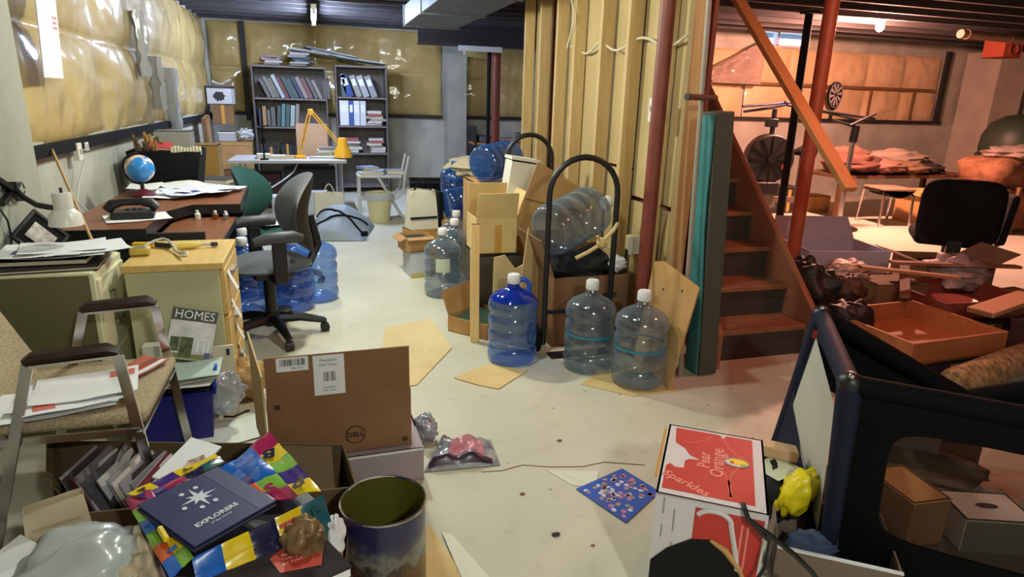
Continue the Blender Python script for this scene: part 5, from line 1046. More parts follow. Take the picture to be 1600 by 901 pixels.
# ---------------------------------------------------------------- red and white carton
RB = carton('red_carton', 'red topped fruit carton with white edges and a torn black hole', (1.072,1.42,0), -35, 0.29, 0.41, 0.385, mat('white board', (206,202,206), 0.6), lid=True)
WE = MATS['white board']
def onlid(u, v, z=0.3862): return (-0.145+0.29*u, -0.205+0.41*v, z)
tp = [(0.045,0.07),(0.885,0.07),(0.885,0.955),(0.62,0.955),(0.585,0.90),(0.55,0.955),(0.08,0.955),(0.10,0.72),(0.20,0.66),(0.26,0.57),(0.38,0.52),(0.26,0.505),(0.22,0.47),(0.22,0.37),(0.14,0.36),(0.08,0.40),(0.045,0.36)]
obj('red_print', B().prism([onlid(u, v)[:2] for u, v in tp],0.3852,0.3862), RED, RB)
PINK = mat('pink print', (222,132,124), 0.55); LRED = mat('light red print', (206,84,74), 0.55)
for k, (c, r_, a0, a1) in enumerate([((0.20,1.05),0.30,-95,-10),((1.0,1.0),0.42,185,265),((0.15,0.15),0.52,-10,50),((1.05,0.25),0.40,120,200)]):
    pts = [onlid(c[0]+r_*math.cos(rad(a)), c[1]+r_*math.sin(rad(a)), 0.3863) for a in [a0+(a1-a0)*i/18 for i in range(19)]]
    pts = [p for p in pts if -0.125 < p[0] < 0.105 and -0.17 < p[1] < 0.17]
    if len(pts) > 2:
        b = B()
        for p_, q_ in zip(pts[:-1], pts[1:]): b.bar(p_, q_, 0.007, 0.0006)
        obj('arc_print', b, LRED, RB)
for txt, u, v, s in (('Orange',0.54,0.53,0.055),('Pear',0.41,0.53,0.05)):
    p = onlid(u, v, 0.3866); text('lettering', txt, s, PINK, RB, p, (0,0,rad(90)), bold=0.0012)
text('lettering', 'Sparkles', 0.044, PINK, RB, onlid(0.26,0.175,0.3866), (0,0,rad(-30)), bold=0.001)
lg = obj('oval_emblem', B().lathe([(0.036,0.3862),(0.036,0.3868)],28,(0.065,0.03,0),sy=0.72), mat('pale emblem', (206,196,190), 0.5), RB)
obj('emblem_fruit', B().lathe([(0.026,0.3868),(0.026,0.3873)],24,(0.070,0.036,0),sy=0.62), YEL, lg); obj('emblem_leaf', B().lathe([(0.010,0.3873),(0.010,0.3877)],14,(0.085,0.018,0),sy=0.8), GRN, lg); obj('emblem_ring', B().tube([(0.065+0.034*math.cos(a),0.03+0.0245*math.sin(a),0.3872) for a in [i*PI/14 for i in range(28)]],0.0015,5,closed=True), GREYP, lg); obj('emblem_dot', B().lathe([(0.006,0.3873),(0.006,0.3877)],12,(0.052,0.028,0)), RED, lg)
fy = -0.206
obj('front_print', B().box((0.05,fy,0.21),(0.175,0.0012,0.31)), RED, RB)
obj('front_ribbon', B().tube([(0.012+0.045*math.sin(a)+0.0,fy-0.0008,0.335+0.03*math.cos(a)) for a in [-1.2+0.22*i for i in range(14)]]+[(0.075,fy-0.0008,0.26),(0.088,fy-0.0008,0.2)],0.0075,6), WE, RB)
for x in (0.085,0.10): obj('front_stripe', B().box((x,fy-0.001,0.20),(0.005,0.001,0.28)), PINK, RB)
for k, (z, l) in enumerate([(0.35,0.05),(0.33,0.07),(0.31,0.04),(0.27,0.06)]): obj('small_print', B().box((-0.12+0.03*(k%2),fy-0.0002,z-0.02*k),(0.004,0.001,l)), GREYP, RB)
hole = [(-0.14,0.0),(-0.14,0.17),(-0.10,0.22),(-0.04,0.265),(0.01,0.275),(0.05,0.255),(0.09,0.21),(0.115,0.16),(0.12,0.0)]
obj('torn_hole', B().prism(hole,0.0,0.0016,M=Matrix.Translation((0,fy-0.0006,0)) @ Matrix.Rotation(rad(90),4,'X')), mat('hole dark', (8,7,7), 0.95), RB)
obj('torn_edge', B().tube([(x,fy-0.003,z) for x, z in hole[4:8]],[0.004,0.009,0.008,0.004],6), CARD, RB)
tape(RB, (-0.154,0.02,0.386), (0.007,0.30,0.001))
CDm = thing('power_cable', 'black cord hanging over the front edge of the red carton', 'cord', (0,0,0))
obj('cord_run', B().tube([(1.03,1.22,0.392),(1.02,1.20,0.392),(1.02,1.18,0.375),(1.07,1.14,0.34),(1.14,1.13,0.28),(1.22,1.14,0.20),(1.30,1.16,0.10)],0.007,8).tube([(1.02,1.18,0.375),(1.06,1.14,0.33),(1.05,1.13,0.26),(1.02,1.14,0.18),(1.02,1.14,0.05)],0.005,6), BLK, CDm)
# open carton with odds and ends between the red carton and the playpen
oc = carton('grey_carton', 'open carton of odds and ends between the red carton and playpen', (1.50,1.36,0), -35, 0.34, 0.30, 0.12, mat('grey brown card', (120,104,92), 0.8))
obj('white_rim', B().box((0,-0.148,0.122),(0.34,0.010,0.006)), WHITE, oc)
bb = B(); crumple(bb, (0,0,0), (0.065,0.05,0.09), 71, 0.25); tag(obj('yellow_toy', bb, mat('bright yellow plastic', (226,206,24), 0.35), loc=(1.475,1.50,0.17), rot=(0.3,0.3,0.4)), 'bright yellow plastic bag in the open carton', 'bag')
sheet('loose_paper', 'pale green sheet in the carton beside the playpen', (1.47,1.60,0.20), 10, 0.14, 0.10, mat('pale green paper', (206,208,180), 0.7), rot=(rad(10),0,0.3))
t = thing('wood_block', 'tan wooden block on the heap beside the playpen', 'block', (1.50,1.66,0.235), rot=(0,0.1,-0.5)); obj('block', B().box((0,0,0),(0.15,0.06,0.04)), mat('tan block', (190,156,120), 0.6), t, bevel=0.004); obj('end_grain', B().box((-0.076,0,0),(0.002,0.055,0.036)), CARD_D, t)
bb = B(); crumple(bb, (0,0,0), (0.13,0.14,0.09), 73, 0.4); tag(obj('black_cloth', bb, mat('black cloth', (24,24,26), 0.9), loc=(1.50,1.62,0.12)), 'black cloth heap under the tan block', 'cloth')
bb = B(); crumple(bb, (0,0,0), (0.10,0.06,0.05), 75, 0.4); tag(obj('blue_cloth', bb, mat('dull blue cloth', (60,74,100), 0.9), loc=(1.42,1.36,0.07)), 'dull blue cloth in the open carton', 'cloth')
# blue patterned napkin on the floor
NP = thing('paper_napkin', 'blue square card printed with little motifs lying on the floor', 'card', (1.0,1.866,0.003), rot=(0,0,rad(0)))
nq = [Vector((-0.135,0.063,0)),Vector((0.097,0.148,0)),Vector((0.165,-0.03,0)),Vector((-0.042,-0.168,0))]
obj('leaf', B().prism([(p.x,p.y) for p in nq],0,0.002), mat('napkin blue', (52,88,180), 0.6), NP)
rn = random.Random(3); MOT = [mat('motif white', (206,212,226), 0.6), mat('motif pink', (190,130,160), 0.6), mat('motif tan', (170,150,140), 0.6)]
for k in range(64):
    u, v = 0.07+0.86*rn.random(), 0.07+0.86*rn.random()
    p = (nq[0]*(1-u)+nq[1]*u)*(1-v)+(nq[3]*(1-u)+nq[2]*u)*v
    obj('motif', B().prism([(p.x+rn.uniform(.006,.014)*math.cos(a), p.y+rn.uniform(.006,.014)*math.sin(a)) for a in [i*PI/3 for i in range(6)]],0.002,0.0026), MOT[k % 3], NP)
# foil bag by the shipping box
FO = thing('foil_bag', 'crumpled clear bag with pink print beside the brown shipping box', 'bag', (0.50,2.24,0), -14)
def fof(u, v):
    x = (u-0.5)*0.30; y_ = (v-0.5)*0.20; ee = max(0,(1-(2*u-1)**4))*max(0,(1-(2*v-1)**4))
    return (x*(1-0.25*v), y_+0.05*u, 0.004+ee*(0.06+0.05*nz(x*14,y_*16,3)+0.035*abs(nz(x*30,y_*30,1)))*(1.2-0.7*u))
obj('bag_body', B().grid(28,20,fof), mat('foil film', (130,132,142), 0.22, 0.4, c2=(190,192,200), scale=14, bump=0.2, bscale=20), FO)
obj('pink_print', B().grid(16,12,lambda u, v: (lambda p: (p[0],p[1],p[2]+0.002))(fof(0.30+0.5*u,0.2+0.5*v))), mat('pink foil', (196,128,142), 0.3), FO)
obj('dark_hem', B().grid(16,3,lambda u, v: (lambda p: (p[0],p[1],p[2]+0.002))(fof(0.05+0.85*u,0.03+0.12*v))), mat('plum foil', (60,44,60), 0.3), FO)
bb = B(); crumple(bb, (0,0,0), (0.05,0.06,0.06), 81, 0.35); tag(obj('crumpled_film', bb, mat('foil film', (130,132,142), 0.22, 0.4), loc=(0.375,2.42,0.062)), 'crumpled clear film wedged beside the shipping box corner', 'plastic')
# ---------------------------------------------------------------- brown shipping box
SBX = carton('shipping_box', 'brown computer shipping box standing open with paper labels', (0.03,2.31,0.142), 1.5, 0.50, 0.30, 0.23, mat('shipping cardboard', (128,90,60), 0.8, c2=(142,102,70), scale=5), {'-y':(0,0.165)})
FL = mat('inner cardboard', (196,166,118), 0.8)
obj('side_flap', B().prism([(0.0,0.02),(0.33,-0.02),(0.36,0.37),(0.0,0.33)],-0.003,0.003,M=Matrix.Translation((-0.256,-0.15,0.0)) @ Matrix.Rotation(rad(100),4,'Z') @ Matrix.Rotation(rad(90),4,'X')), FL, SBX)
fy = -0.1512
lb = obj('shipping_label', B().box((-0.155,fy,0.367),(0.105,0.0012,0.05)), WHITE, SBX); lb2 = obj('shipping_label', B().box((-0.035,fy,0.315),(0.105,0.0012,0.15)), WHITE, SBX)
def bars(parent, x0, x1, z0, z1, y_, n, seed):
    rr = random.Random(seed); b = B(); x = x0
    while x < x1:
        w = rr.choice((0.0012,0.002,0.0032)); b.box((x+w/2,y_,(z0+z1)/2),(w,0.0006,z1-z0)); x += w+rr.choice((0.0012,0.002,0.003))
    return obj('barcode', b, DARKP, parent, smooth=False)
bars(lb, -0.195,-0.115,0.362,0.386,fy-0.0009,30,1); bars(lb2, -0.055,-0.013,0.292,0.327,fy-0.0009,20,2)
for bd, z, s_ in (('Precision',0.371,0.016),('Mini Tower',0.354,0.013),('CN-0H78XY',0.268,0.008),('Made in China',0.257,0.008)):
    text('lettering', bd, s_, DARKP, lb2, (-0.036,fy-0.001,z), (rad(90),0,0), ext=0.0003)
text('lettering', '4820 7716', 0.009, DARKP, lb, (-0.14,fy-0.001,0.352), (rad(90),0,0), ext=0.0003)
INK = mat('brown ink', (66,42,28), 0.7)
lgo = obj('round_logo', B().tube([(0.045+0.034*math.cos(a),fy-0.0004,0.068+0.034*math.sin(a)) for a in [i*PI/18 for i in range(36)]],0.002,6,closed=True), INK, SBX)
text('lettering', 'DELL', 0.027, INK, lgo, (0.045,fy-0.0008,0.068), (rad(90),0,0), bold=0.0008)
for x, z in ((-0.215,0.21),(0.225,0.025)): obj('box_mark', B().box((x,fy,z),(0.02,0.001,0.018)), INK, SBX)
t = carton('lilac_box', 'low lilac grey flat carton under the shipping box', (0.10,2.30,0), 1.5, 0.44, 0.34, 0.138, mat('lilac grey card', (160,146,150), 0.7), lid=True); obj('edge_line', B().box((0,-0.1705,0.132),(0.438,0.001,0.008)), WHITE, t)
# ---------------------------------------------------------------- tan woven armchair with metal frame
AC = thing('armchair', 'tan woven armchair with flat metal frame and brown arm pads', 'chair', (0,0,0))
def seatf(s):
    def f(u, v):
        x = -1.02+0.46*u; y_ = 2.07+0.47*v; return (x, y_, 0.405+s*0.02+0.012*math.sin(PI*u)*math.sin(PI*v)*(1 if s > 0 else 0)-(0.03*max(0,(u-0.9)/0.1)**2 if s > 0 else 0))
    return f
obj('seat', B().box((-0.79,2.31,0.405),(0.46,0.48,0.045)), TANW, AC, bevel=0.018)
obj('backrest', B().box((0,0,0.24),(0.045,0.48,0.56),None,Matrix.Translation((-1.02,2.31,0.43)) @ Matrix.Rotation(rad(-24),4,'Y')), TANW, AC, bevel=0.018)
for y_, s in ((2.03,0),(2.52,1)):
    obj('arm_pad', B().tube([(-0.84,y_,0.632),(-0.82,y_,0.645),(-0.63,y_+0.01,0.655),(-0.60,y_+0.01,0.645)],[0.014,0.02,0.02,0.014],8), BROWNV, AC)
    obj('arm_rail', B().bar((-0.83,y_,0.622),(-0.605,y_+0.01,0.632),0.022,0.008), CHROME, AC)
    obj('leg', B().bar((-0.605,y_+0.01,0.63),(-0.545,y_+0.02,0.0),0.030,0.009,up=(0,1,0)), CHROME, AC)
    obj('leg', B().bar((-0.835,y_,0.625),(-1.02,y_,0.0),0.030,0.009,up=(0,1,0)), CHROME, AC)
    obj('seat_rail', B().bar((-1.10,y_+0.01,0.385),(-0.575,y_+0.01,0.375),0.024,0.009,up=(0,1,0)), CHROME, AC)
    obj('brace', B().bar((-0.60,y_+0.02,0.37),(-0.72,y_+0.02,0.16),0.016,0.007,up=(0,1,0)), CHROME, AC)
obj('cross_rail', B().bar((-0.575,2.03,0.372),(-0.575,2.53,0.372),0.02,0.009), CHROME, AC)
RO = mat('salmon print', (206,104,88), 0.6)
for i, (x, y_, rz, w, h, pm, pa) in enumerate([(-0.83,2.17,14,0.32,0.22,None,None),(-0.80,2.20,4,0.30,0.21,GREYP,(0.1,-0.3,0.6,0.2)),(-0.78,2.17,22,0.28,0.21,RO,(-0.3,-0.3,0.2,0.2)),(-0.76,2.22,12,0.29,0.22,RO,(0.34,0.28,0.25,0.22))]):
    sheet('magazine', ['lowest magazine on the woven seat','second magazine from below on the woven seat','white magazine under the topmost on the seat','topmost white magazine with a salmon corner on the seat'][i], (x,y_,0.436+0.008*i), rz, w, h, WHITE, cat='magazine', bend=0.008, seed=i*7, print_m=pm, print_at=pa or (0,0,.5,.5), th=0.004)
sheet('magazine', 'red covered booklet at the rear of the woven seat', (-0.66,2.40,0.434), 62, 0.20, 0.11, mat('brick red cover', (176,92,72), 0.6), cat='magazine', th=0.004, print_m=WHITE, print_at=(0,-0.35,0.9,0.2))
# ---------------------------------------------------------------- between the chair and the drawer cabinet
BX = thing('storage_box', 'deep blue plastic storage box heaped with magazines', 'box', (-0.61,2.72,0), 6)
BLP = mat('deep blue plastic', (20,26,120), 0.35)
obj('tub', bagf(B(), 0.24, 0.16, 0.27, 0.18, 0.22, 0.3, n=2), BLP, BX, solid=0.004, angle=60); obj('rim', B().box((0,-0.095,0.217),(0.30,0.018,0.014)).box((0,0.095,0.217),(0.30,0.018,0.014)).box((0.142,0,0.217),(0.018,0.19,0.014)).box((-0.142,0,0.217),(0.018,0.19,0.014)), BLP, BX)
obj('blue_clip', B().box((0.148,-0.05,0.27),(0.012,0.03,0.09),(0,0.2,0)), mat('bright blue plastic', (50,80,220), 0.3), BX)
for i in range(4):
    sheet('magazine', ['dark magazine at the bottom of the blue box heap','white magazine in the blue box heap','cream magazine in the blue box heap','pale teal magazine on top of the blue box'][i], (-0.60+0.01*i,2.71,0.236+0.016*i), [4,-6,8,2][i], 0.27, 0.19, [BLKM,WHITE,mat('cream page', (214,208,184), 0.7),mat('pale teal page', (176,200,190), 0.6)][i], cat='magazine', bend=0.01, seed=i, th=0.006)
HM = thing('magazine', 'magazine titled HOMES propped against the beige cabinet', 'magazine', (-0.575,2.80,0.305), rot=(rad(68),0,rad(-14)))
HM.rotation_euler = Euler((rad(70),rad(14),rad(4)))
obj('cover', B().box((0,0.105,0),(0.175,0.215,0.006)), mat('house photograph', (168,170,172), 0.4, c2=(216,218,220), scale=9), HM)
obj('title_band', B().box((0,0.187,0.0035),(0.175,0.05,0.001)), mat('title band', (52,54,50), 0.5), HM); text('lettering', 'HOMES', 0.052, WHITE, HM, (0,0.186,0.0046), bold=0.0, sx=0.92)
obj('photo_dark', B().box((-0.015,0.05,0.0035),(0.05,0.085,0.001)).box((-0.06,0.06,0.0034),(0.035,0.06,0.001)), mat('dark foliage print', (40,46,34), 0.6, c2=(90,104,60), scale=40), HM); obj('photo_porch', B().box((0.05,0.085,0.0036),(0.055,0.008,0.001)).box((0.03,0.06,0.0036),(0.007,0.05,0.001)).box((0.055,0.06,0.0036),(0.007,0.05,0.001)).box((0.072,0.06,0.0036),(0.006,0.05,0.001)), WHITE, HM); obj('photo_lawn', B().box((0,0.012,0.0034),(0.17,0.022,0.001)), mat('lawn print', (120,124,70), 0.6), HM); obj('price_patch', B().box((0.072,0.022,0.0042),(0.022,0.024,0.001)), mat('violet ink', (84,84,140), 0.6), HM)
t = thing('white_board', 'cream board standing between the wooden cabinet and magazines', 'board', (-0.44,2.84,0.0), rot=(0,0,rad(8))); obj('leaf', B().box((0,0,0.17),(0.09,0.012,0.34)), mat('cream board', (206,200,176), 0.6), t, bevel=0.002); obj('dark_mark', B().box((0.02,-0.0065,0.31),(0.014,0.001,0.03)), DARKP, t)
t = thing('white_block', 'small white block standing behind the woven chair seat', 'block', (-0.70,2.80,0.30)); obj('block', B().box((0,0,0.04),(0.07,0.05,0.09)), OFFW, t, bevel=0.004); obj('base_pad', B().box((0,0,-0.15),(0.05,0.04,0.30)), OFFW, t)
bb = B(); crumple(bb, (0,0,0), (0.09,0.08,0.10), 91, 0.45); tag(obj('crumpled_paper', bb, mat('kraft paper', (186,150,100), 0.8), loc=(-0.375,3.02,0.10)), 'crumpled kraft paper on the floor by the drawers', 'paper')
bb = B(); crumple(bb, (0,0,0), (0.10,0.05,0.10), 93, 0.4); tag(obj('plastic_bag', bb, clear_mat('milky film b', (230,232,238), (206,208,216), 0.4, 0.1), loc=(-0.455,2.76,0.16)), 'clear plastic bag hanging by the blue storage box', 'bag')
sheet('loose_paper', 'big pale sheet lying on the floor by the shipping box', (-0.40,2.68,0.004), 20, 0.30, 0.21, mat('pale green white', (216,224,214), 0.7), bend=0.004)
t = thing('thin_wire', 'thin black wire curled on the floor by the kraft paper', 'wire', (0,0,0)); obj('wire_run', B().tube([(-0.50,2.88,0.006),(-0.46,2.83,0.006),(-0.42,2.82,0.006),(-0.38,2.86,0.006),(-0.36,2.87,0.006)],0.004,6), BLK, t)
# ---------------------------------------------------------------- carton of magazines
OC = mat('olive cardboard', (88,70,46), 0.85, c2=(100,80,54), scale=5)
MG = thing('magazine_carton', 'big brown carton packed with slanting magazines', 'box', (-0.36,1.93,0))
mq = [(-0.395,-0.13),(0.42,-0.19),(0.39,0.07),(-0.54,0.32)]
mw = B()
for p_, q_ in zip(mq, mq[1:]+mq[:1]): mw.bar((p_[0],p_[1],0.134),(q_[0],q_[1],0.134),0.006,0.266)
mw.prism(mq, 0.0, 0.004); obj('carton_body', mw, OC, MG)
obj('flap', B().bar((-0.54,0.33,0.25),(-0.45,0.05,0.25),0.006,0.06,up=(-0.5,0,1)), OC, MG)
obj('corner_flap', B().prism([(0.0,0.0),(0.20,0.0),(0.27,-0.26),(0.0,-0.22)],-0.003,0.003,M=Matrix.Translation((0.16,0.125,0.262)) @ Matrix.Rotation(rad(-15),4,'Z') @ Matrix.Rotation(rad(24),4,'X')), OC, MG)
pal = [(150,150,156),(60,56,60),(120,118,124),(110,40,56),(190,190,196),(90,90,96),(196,196,196),(70,66,70),(150,150,156),(206,196,190)]
for i in range(18):
    c = pal[i % 10]; x = -0.67+0.0175*i
    r = thing('magazine', f'{["white","black","silver","maroon","bright white","grey","pale","dark","steel","cream"][i%10]} magazine packed slanting in the brown carton, {ORD[i]} from its end', 'magazine', (x,2.06-0.008*i,0.012), 0, 'magazines in the brown carton', rot=(0,rad(-24+random.uniform(-5,5)),rad(-17+random.uniform(-4,4))))
    obj('cover', B().box((0,0,0.14),(0.005,0.19,0.28)), mat('magazine cover %d' % (i%10), c, 0.35), r); obj('pages', B().box((-0.0045,0.002,0.141),(0.004,0.185,0.276)), WHITE, r)
r = thing('magazine', 'white magazine with a brown portrait print atop the packed carton', 'magazine', (-0.43,1.93,0.31), rot=(rad(14),rad(8),rad(-30)))
r.scale = (0.55,0.64,1.0); obj('cover', B().box((0,0,0),(0.20,0.27,0.008)), WHITE, r, bevel=0.002)
obj('printing', B().add([(0.02,-0.12,0.0045),(0.095,-0.12,0.0045),(0.095,0.03,0.0045),(0.05,0.06,0.0045),(0.0,0.0,0.0045)],[(0,1,2,3,4)]), mat('sepia print', (120,84,70), 0.5, c2=(214,190,176), scale=26), r); obj('photo_edge', B().box((0.093,-0.04,0.005),(0.006,0.15,0.001)), mat('pink print b', (206,170,160), 0.5), r)
# ---------------------------------------------------------------- gift bag with letters and the navy folder
GB = thing('gift_bag', 'shiny gift bag of coloured alphabet squares lying on its side', 'gift bag', (0,0,0))
FILMC = dict(b=(24,96,190), y=(226,196,20), g=(124,178,64), m=(160,26,84), p=(60,40,124), o=(214,98,44), n=(22,22,60), t=(30,84,96), r=(180,40,40))
FM = {k: mat('foil print '+k, c, 0.25, 0.0, coat=0.5, coat_r=0.08) for k, c in FILMC.items()}
def patches(fn, rows):
    nv = len(rows); nu = len(rows[0])
    for j, row in enumerate(rows):
        for i, k in enumerate(row):
            if k == ' ': continue
            obj('print_square', B().grid(4,4,lambda u, v: fn((i+u)/nu,(j+v)/nv)), FM[k], GB, solid=0.002, angle=180)
def quadf(p00, p10, p11, p01, seed, amp):
    p00, p10, p11, p01 = map(Vector, (p00, p10, p11, p01)); n = (p10-p00).cross(p01-p00).normalized()
    def f(u, v):
        p = (p00*(1-u)+p10*u)*(1-v)+(p01*(1-u)+p11*u)*v
        return p+n*amp*(nz(u*3+seed, v*3, seed)+0.4*abs(nz(u*8+seed, v*8, 1)))
    return f
crest = quadf((-0.315,1.62,0.43),(-0.175,1.765,0.47),(-0.035,1.42,0.475),(-0.20,1.46,0.445),2,0.014)
patches(crest, ['bbm','bby','pbg','ogp','mmy'])
front = quadf((-0.30,1.27,0.455),(-0.03,1.405,0.475),(-0.005,1.36,0.375),(-0.275,1.20,0.375),5,0.007)
patches(front, ['bynyt','bynyt','trrrt'])
left = quadf((-0.495,1.56,0.435),(-0.335,1.235,0.44),(-0.295,1.27,0.455),(-0.44,1.57,0.45),8,0.008)
patches(left, ['mgbgob','mgbpyg'])
tl = quadf((-0.495,1.57,0.445),(-0.31,1.70,0.455),(-0.28,1.66,0.45),(-0.44,1.53,0.45),11,0.008)
patches(tl, ['ypyy','pmnt'])
obj('bag_inside', B().prism([(-0.47,1.56),(-0.33,1.26),(-0.30,1.25),(-0.03,1.41),(-0.05,1.46),(-0.18,1.73),(-0.30,1.68)],0.395,0.425), mat('bag inside dark', (26,22,34), 0.5), GB)
obj('bag_side', B().prism([(-0.475,1.56),(-0.335,1.245),(-0.27,1.215),(-0.02,1.39),(-0.05,1.46),(-0.18,1.72),(-0.30,1.67)],0.30,0.395), FM['p'], GB)
def letter(ch, s, m_, f, u, v, rz, off=0.004):
    p = Vector(f(u, v)); du = (Vector(f(min(1,u+0.05), v))-p).normalized(); dv = (Vector(f(u, min(1,v+0.05)))-p).normalized(); n = du.cross(dv).normalized()
    if n.z < 0: n = -n
    if abs(n.z) < 0.35 and n.y > 0: n = -n
    x = du; y_ = n.cross(x)
    M = Matrix((x, y_, n)).transposed().to_4x4(); M = M @ Matrix.Rotation(rad(rz), 4, 'Z')
    o = text('letter', ch, s, m_, GB, p+n*off, (0,0,0), bold=0.0022); o.rotation_euler = M.to_euler(); return o
letter('B', 0.060, FM['n'], crest, 0.78, 0.28, 150, 0.012); letter('d', 0.065, FM['n'], crest, 0.80, 0.88, 20, 0.012); letter('S', 0.05, FM['m'], crest, 0.42, 0.82, 30, 0.012)
letter('H', 0.060, FM['r'], front, 0.70, 0.34, 90, 0.009); letter('B', 0.05, FM['t'], front, 0.91, 0.34, 0, 0.009); letter('P', 0.03, FM['n'], tl, 0.12, 0.3, 20, 0.006); letter('L', 0.035, FM['n'], tl, 0.62, 0.3, 0, 0.006); letter('M', 0.03, FM['p'], left, 0.42, 0.7, 0, 0.006); letter('F', 0.03, FM['b'], left, 0.8, 0.5, 0, 0.006)
obj('bow_clip', B().box((-0.37,1.36,0.462),(0.012,0.05,0.012),(0.1,0.2,0.5)), FM['y'], GB, bevel=0.003)
NF = thing('brochure', 'navy folder printed with a white compass star on the gift bag', 'brochure', (-0.292,1.443,0.466), rot=(rad(1),rad(-1),rad(-52)))
NVC = mat('navy folder card', (30,36,84), 0.45, c2=(38,44,96), scale=30)
obj('cover', B().box((0,0,0.004),(0.248,0.20,0.005)), NVC, NF, bevel=0.001); obj('inner_leaf', B().box((0.008,-0.006,-0.001),(0.248,0.20,0.004)), mat('folder shade', (22,26,52), 0.6), NF)
obj('cover_border', B().box((0.0,0.078,0.0068),(0.244,0.042,0.0004)), mat('slate border', (56,64,104), 0.5), NF)
SW_ = mat('silver star print', (200,208,220), 0.5); st = B(); star = []
for i in range(16):
    a = 2*PI*i/16; r_ = 0.050 if i % 8 == 0 else (0.042 if i % 4 == 0 else (0.030 if i % 2 == 0 else 0.014)); star.append((r_*math.cos(a)-0.035, r_*math.sin(a)+0.0))
st.prism(star,0.0072,0.0078); obj('compass_star', st, SW_, NF, smooth=False)
for a in (22,160,205,290,340): obj('star_drop', B().lathe([(0.0055,0.0072),(0.0055,0.0078)],12,(-0.035+0.046*math.cos(rad(a)),0.046*math.sin(rad(a)),0),sx=1.3), SW_, NF)
text('lettering', 'EXPLORERS', 0.021, SW_, NF, (0.02,-0.058,0.0072), (0,0,rad(62)), ext=0.0003, bold=0.0006) if False else text('lettering', 'EXPLORERS', 0.020, SW_, NF, (0.062,-0.012,0.0072), (0,0,rad(92)), ext=0.0003, bold=0.0006)
text('lettering', 'of the world', 0.010, SW_, NF, (0.080,-0.012,0.0072), (0,0,rad(92)), ext=0.0003)
# ---------------------------------------------------------------- picture tin
TN = thing('popcorn_tin', 'open round tin with a navy picture wrap and bare rim', 'tin', (0.125,1.575,0))
tinm = mat('tin wrap', (26,28,64), 0.32, c2=(20,22,50), scale=3, coat=0.4)
nt = tinm.node_tree; N = nt.nodes; Lk = nt.links; pb = N['Principled BSDF']
tc = N.new('ShaderNodeTexCoord'); sx_ = N.new('ShaderNodeSeparateXYZ'); Lk.new(tc.outputs['Object'], sx_.inputs[0])
nn = N.new('ShaderNodeTexNoise'); nn.inputs['Scale'].default_value = 26; nn.inputs['Detail'].default_value = 5; Lk.new(tc.outputs['Object'], nn.inputs['Vector'])
mm = N.new('ShaderNodeMath'); mm.operation = 'MULTIPLY_ADD'; mm.inputs[1].default_value = 0.16; Lk.new(nn.outputs['Fac'], mm.inputs[0]); Lk.new(sx_.outputs['Z'], mm.inputs[2])
rr_ = N.new('ShaderNodeValToRGB'); cr = rr_.color_ramp; cr.elements[0].position = 0.10; cr.elements[0].color = lin((60,56,52)); cr.elements[1].position = 0.335; cr.elements[1].color = lin((30,32,76))
for pos, c in ((0.16,(92,92,82)),(0.195,(34,26,24)),(0.225,(96,60,40)),(0.24,(40,44,48)),(0.27,(116,118,110)),(0.305,(60,64,84))):
    e_ = cr.elements.new(pos); e_.color = lin(c)
Lk.new(mm.outputs[0], rr_.inputs['Fac']); Lk.new(rr_.outputs['Color'], pb.inputs['Base Color'])
obj('tin_body', B().shell([(0.112,0.0),(0.116,0.006),(0.116,0.318)],48).lathe([(0.0,0.003),(0.112,0.003)],48), tinm, TN)
obj('tin_inside', B().shell([(0.1145,0.318),(0.1145,0.012),(0.0,0.010)],48), mat('olive lacquer', (128,128,56), 0.3, 0.6), TN)
obj('rim', B().tube([(0.117*math.cos(a),0.117*math.sin(a),0.320) for a in [i*PI/24 for i in range(48)]],0.0042,8,closed=True), CHROME, TN)
# ---------------------------------------------------------------- near heap at the lower edge
HC = carton('tan_carton', 'carton under the heap of bags and papers nearest the viewer', (-0.29,1.40,0), -6, 0.60, 0.42, 0.285, CARD_D, lid=True); tape(HC, (0,-0.211,0.15), (0.06,0.002,0.26))
BK = thing('book', 'dark book with a red badge lying at the near edge', 'book', (-0.155,1.245,0.40), rot=(rad(-3),rad(2),rad(24)))
obj('cover', B().box((0,0,0.012),(0.30,0.21,0.004)).box((0,0,-0.012),(0.30,0.21,0.004)).box((0,0.104,0),(0.30,0.003,0.026)), mat('dark cover', (36,32,36), 0.85, c2=(54,48,50), scale=14, spec=0.15), BK); obj('pages', B().box((0,-0.002,0),(0.292,0.202,0.019)), WHITE, BK)
obj('white_spine_line', B().box((-0.10,0.0,0.0146),(0.006,0.205,0.001)), WHITE, BK)
obj('red_badge', B().add([(0.02,-0.03,0.0152),(0.10,-0.06,0.0152),(0.13,0.0,0.0152),(0.07,0.06,0.0152),(0.02,0.03,0.0152)],[(0,1,2,3,4)]), mat('badge red', (190,66,48), 0.5), BK)
for i, l in enumerate(('BASED ON','THE BOOK','BY MARTIN')): text('lettering', l, 0.013, mat('badge letters', (226,190,180), 0.5), BK, (0.075-0.004*i,0.022-0.016*i,0.0156), (0,0,rad(-4)), ext=0.0002)
bb = B(); crumple(bb, (0,0,0), (0.05,0.045,0.05), 101, 0.45, 36, 26, 1.7); tag(obj('crumpled_paper', bb, mat('gold brown foil', (150,122,84), 0.45, 0.3, c2=(96,72,46), scale=18), loc=(-0.075,1.315,0.425)), 'crumpled gold brown wrapper beside the dark book', 'wrapper')
bb = B(); crumple(bb, (0,0,0), (0.028,0.045,0.05), 103, 0.3, 36, 26, 1.8); tag(obj('tissue', bb, mat('white tissue', (214,214,218), 0.7), loc=(-0.012,1.39,0.37)), 'torn white tissue between the gift bag and the tin', 'tissue')
bb = B(); crumple(bb, (0,0,0), (0.12,0.11,0.085), 107, 0.3, 40, 28, 1.5)
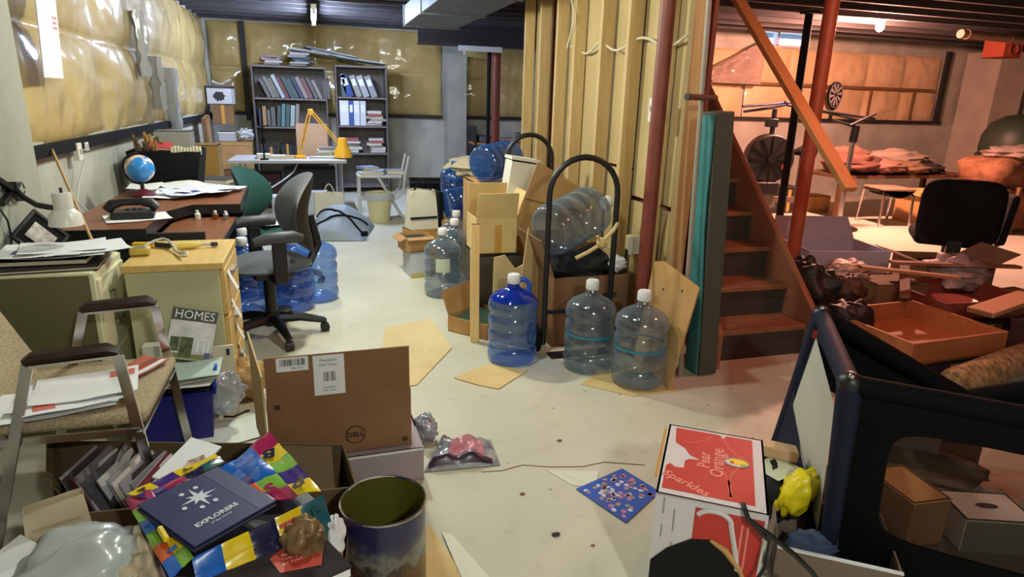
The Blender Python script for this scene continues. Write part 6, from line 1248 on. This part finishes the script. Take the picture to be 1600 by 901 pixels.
GBG = tag(obj('plastic_bag', bb, mat('grey poly bag', (150,156,156), 0.3, c2=(186,192,194), scale=3, coat=0.4, coat_r=0.12), loc=(-0.555,1.42,0.35), rot=(0,0,0.4)), 'crumpled grey plastic bag in the near corner', 'bag')
GBG.scale = (1.25,1.2,1.1)
bb = B(); crumple(bb, (0,0,0), (0.055,0.10,0.085), 109, 0.4, 40, 28, 2.2); tag(obj('crumpled_paper', bb, mat('cream kraft', (190,176,148), 0.7), loc=(-0.43,1.43,0.335)), 'crumpled cream paper between the grey bag and gift bag', 'paper')
PE = thing('paper_bag', 'cream paper bag corner standing behind the grey plastic bag', 'bag', (-0.66,1.60,0.285), rot=(0,0,rad(20))); obj('bag_body', bagf(B(), 0.14, 0.05, 0.12, 0.03, 0.15, 13), mat('cream kraft', (190,176,148), 0.7), PE, solid=0.002, angle=60); obj('fold', B().box((0.0,-0.03,0.10),(0.10,0.004,0.004)), mat('cream kraft b', (170,154,126), 0.7), PE)
HC2 = carton('tan_carton', 'brown carton under the near corner papers', (-0.80,1.44,0), 0, 0.40, 0.42, 0.285, CARD_D, lid=True); tape(HC2, (0,-0.201,0.15), (0.06,0.002,0.26))
book('paper_stack', 'white edged paper stack in the near corner', (-0.74,1.42,0.288), 0.24, 0.16, 0.035, mat('dark grey cover', (60,60,64), 0.5), rot=(0,rad(-8),rad(48)), cat='papers', page=WHITE)
sheet('loose_paper', 'white sheet slipping off the near corner stack', (-0.75,1.45,0.345), 50, 0.22, 0.12, WHITE, bend=0.01, rot=(0,rad(-8),rad(50)))
flat('yellowish flat cardboard on the floor by the tin', [(0.20,1.30),(0.42,1.30),(0.30,1.85),(0.22,1.80)], CARD_L)
flat('pale strip of card on the floor by the tin', [(0.36,1.45),(0.48,1.40),(0.36,1.78),(0.33,1.80)], mat('pale card strip', (214,214,196), 0.7), 0.008, 0.003)
flat('pale paper scrap on the floor beside the blue card', [(0.80,2.08),(1.0,2.02),(0.94,1.92),(0.86,1.96)], mat('pale card strip', (214,214,196), 0.7), 0.001, 0.002)
CK = B()
pts = [(0.55,2.13),(0.63,2.12),(0.72,2.14),(0.82,2.10),(0.95,2.07),(1.05,2.08),(1.2,2.02)]
for p, q_ in zip(pts[:-1], pts[1:]): CK.bar((p[0],p[1],0.0008),(q_[0],q_[1],0.0008),0.006,0.0012)
obj('crack', CK, mat('crack dirt', (120,108,90), 0.9), bpy.data.objects['floor'])
for i, (x, y_, s) in enumerate([(0.70,1.70,0.010),(0.93,2.28,0.008),(0.66,1.95,0.007),(1.02,1.58,0.006),(0.80,1.62,0.005)]):
    bb = B(); crumple(bb, (0,0,0), (s*1.6,s,s*0.6), 111+i, 0.4, 8, 6); tag(obj('debris_crumb', bb, DARKP if i == 0 else CARD_D, loc=(x,y_,s*0.5)), f'tiny dark crumb on the bare floor, {["biggest","one nearest the foil bag side","one by the tin","one by the red carton","smallest"][i]}', 'debris')
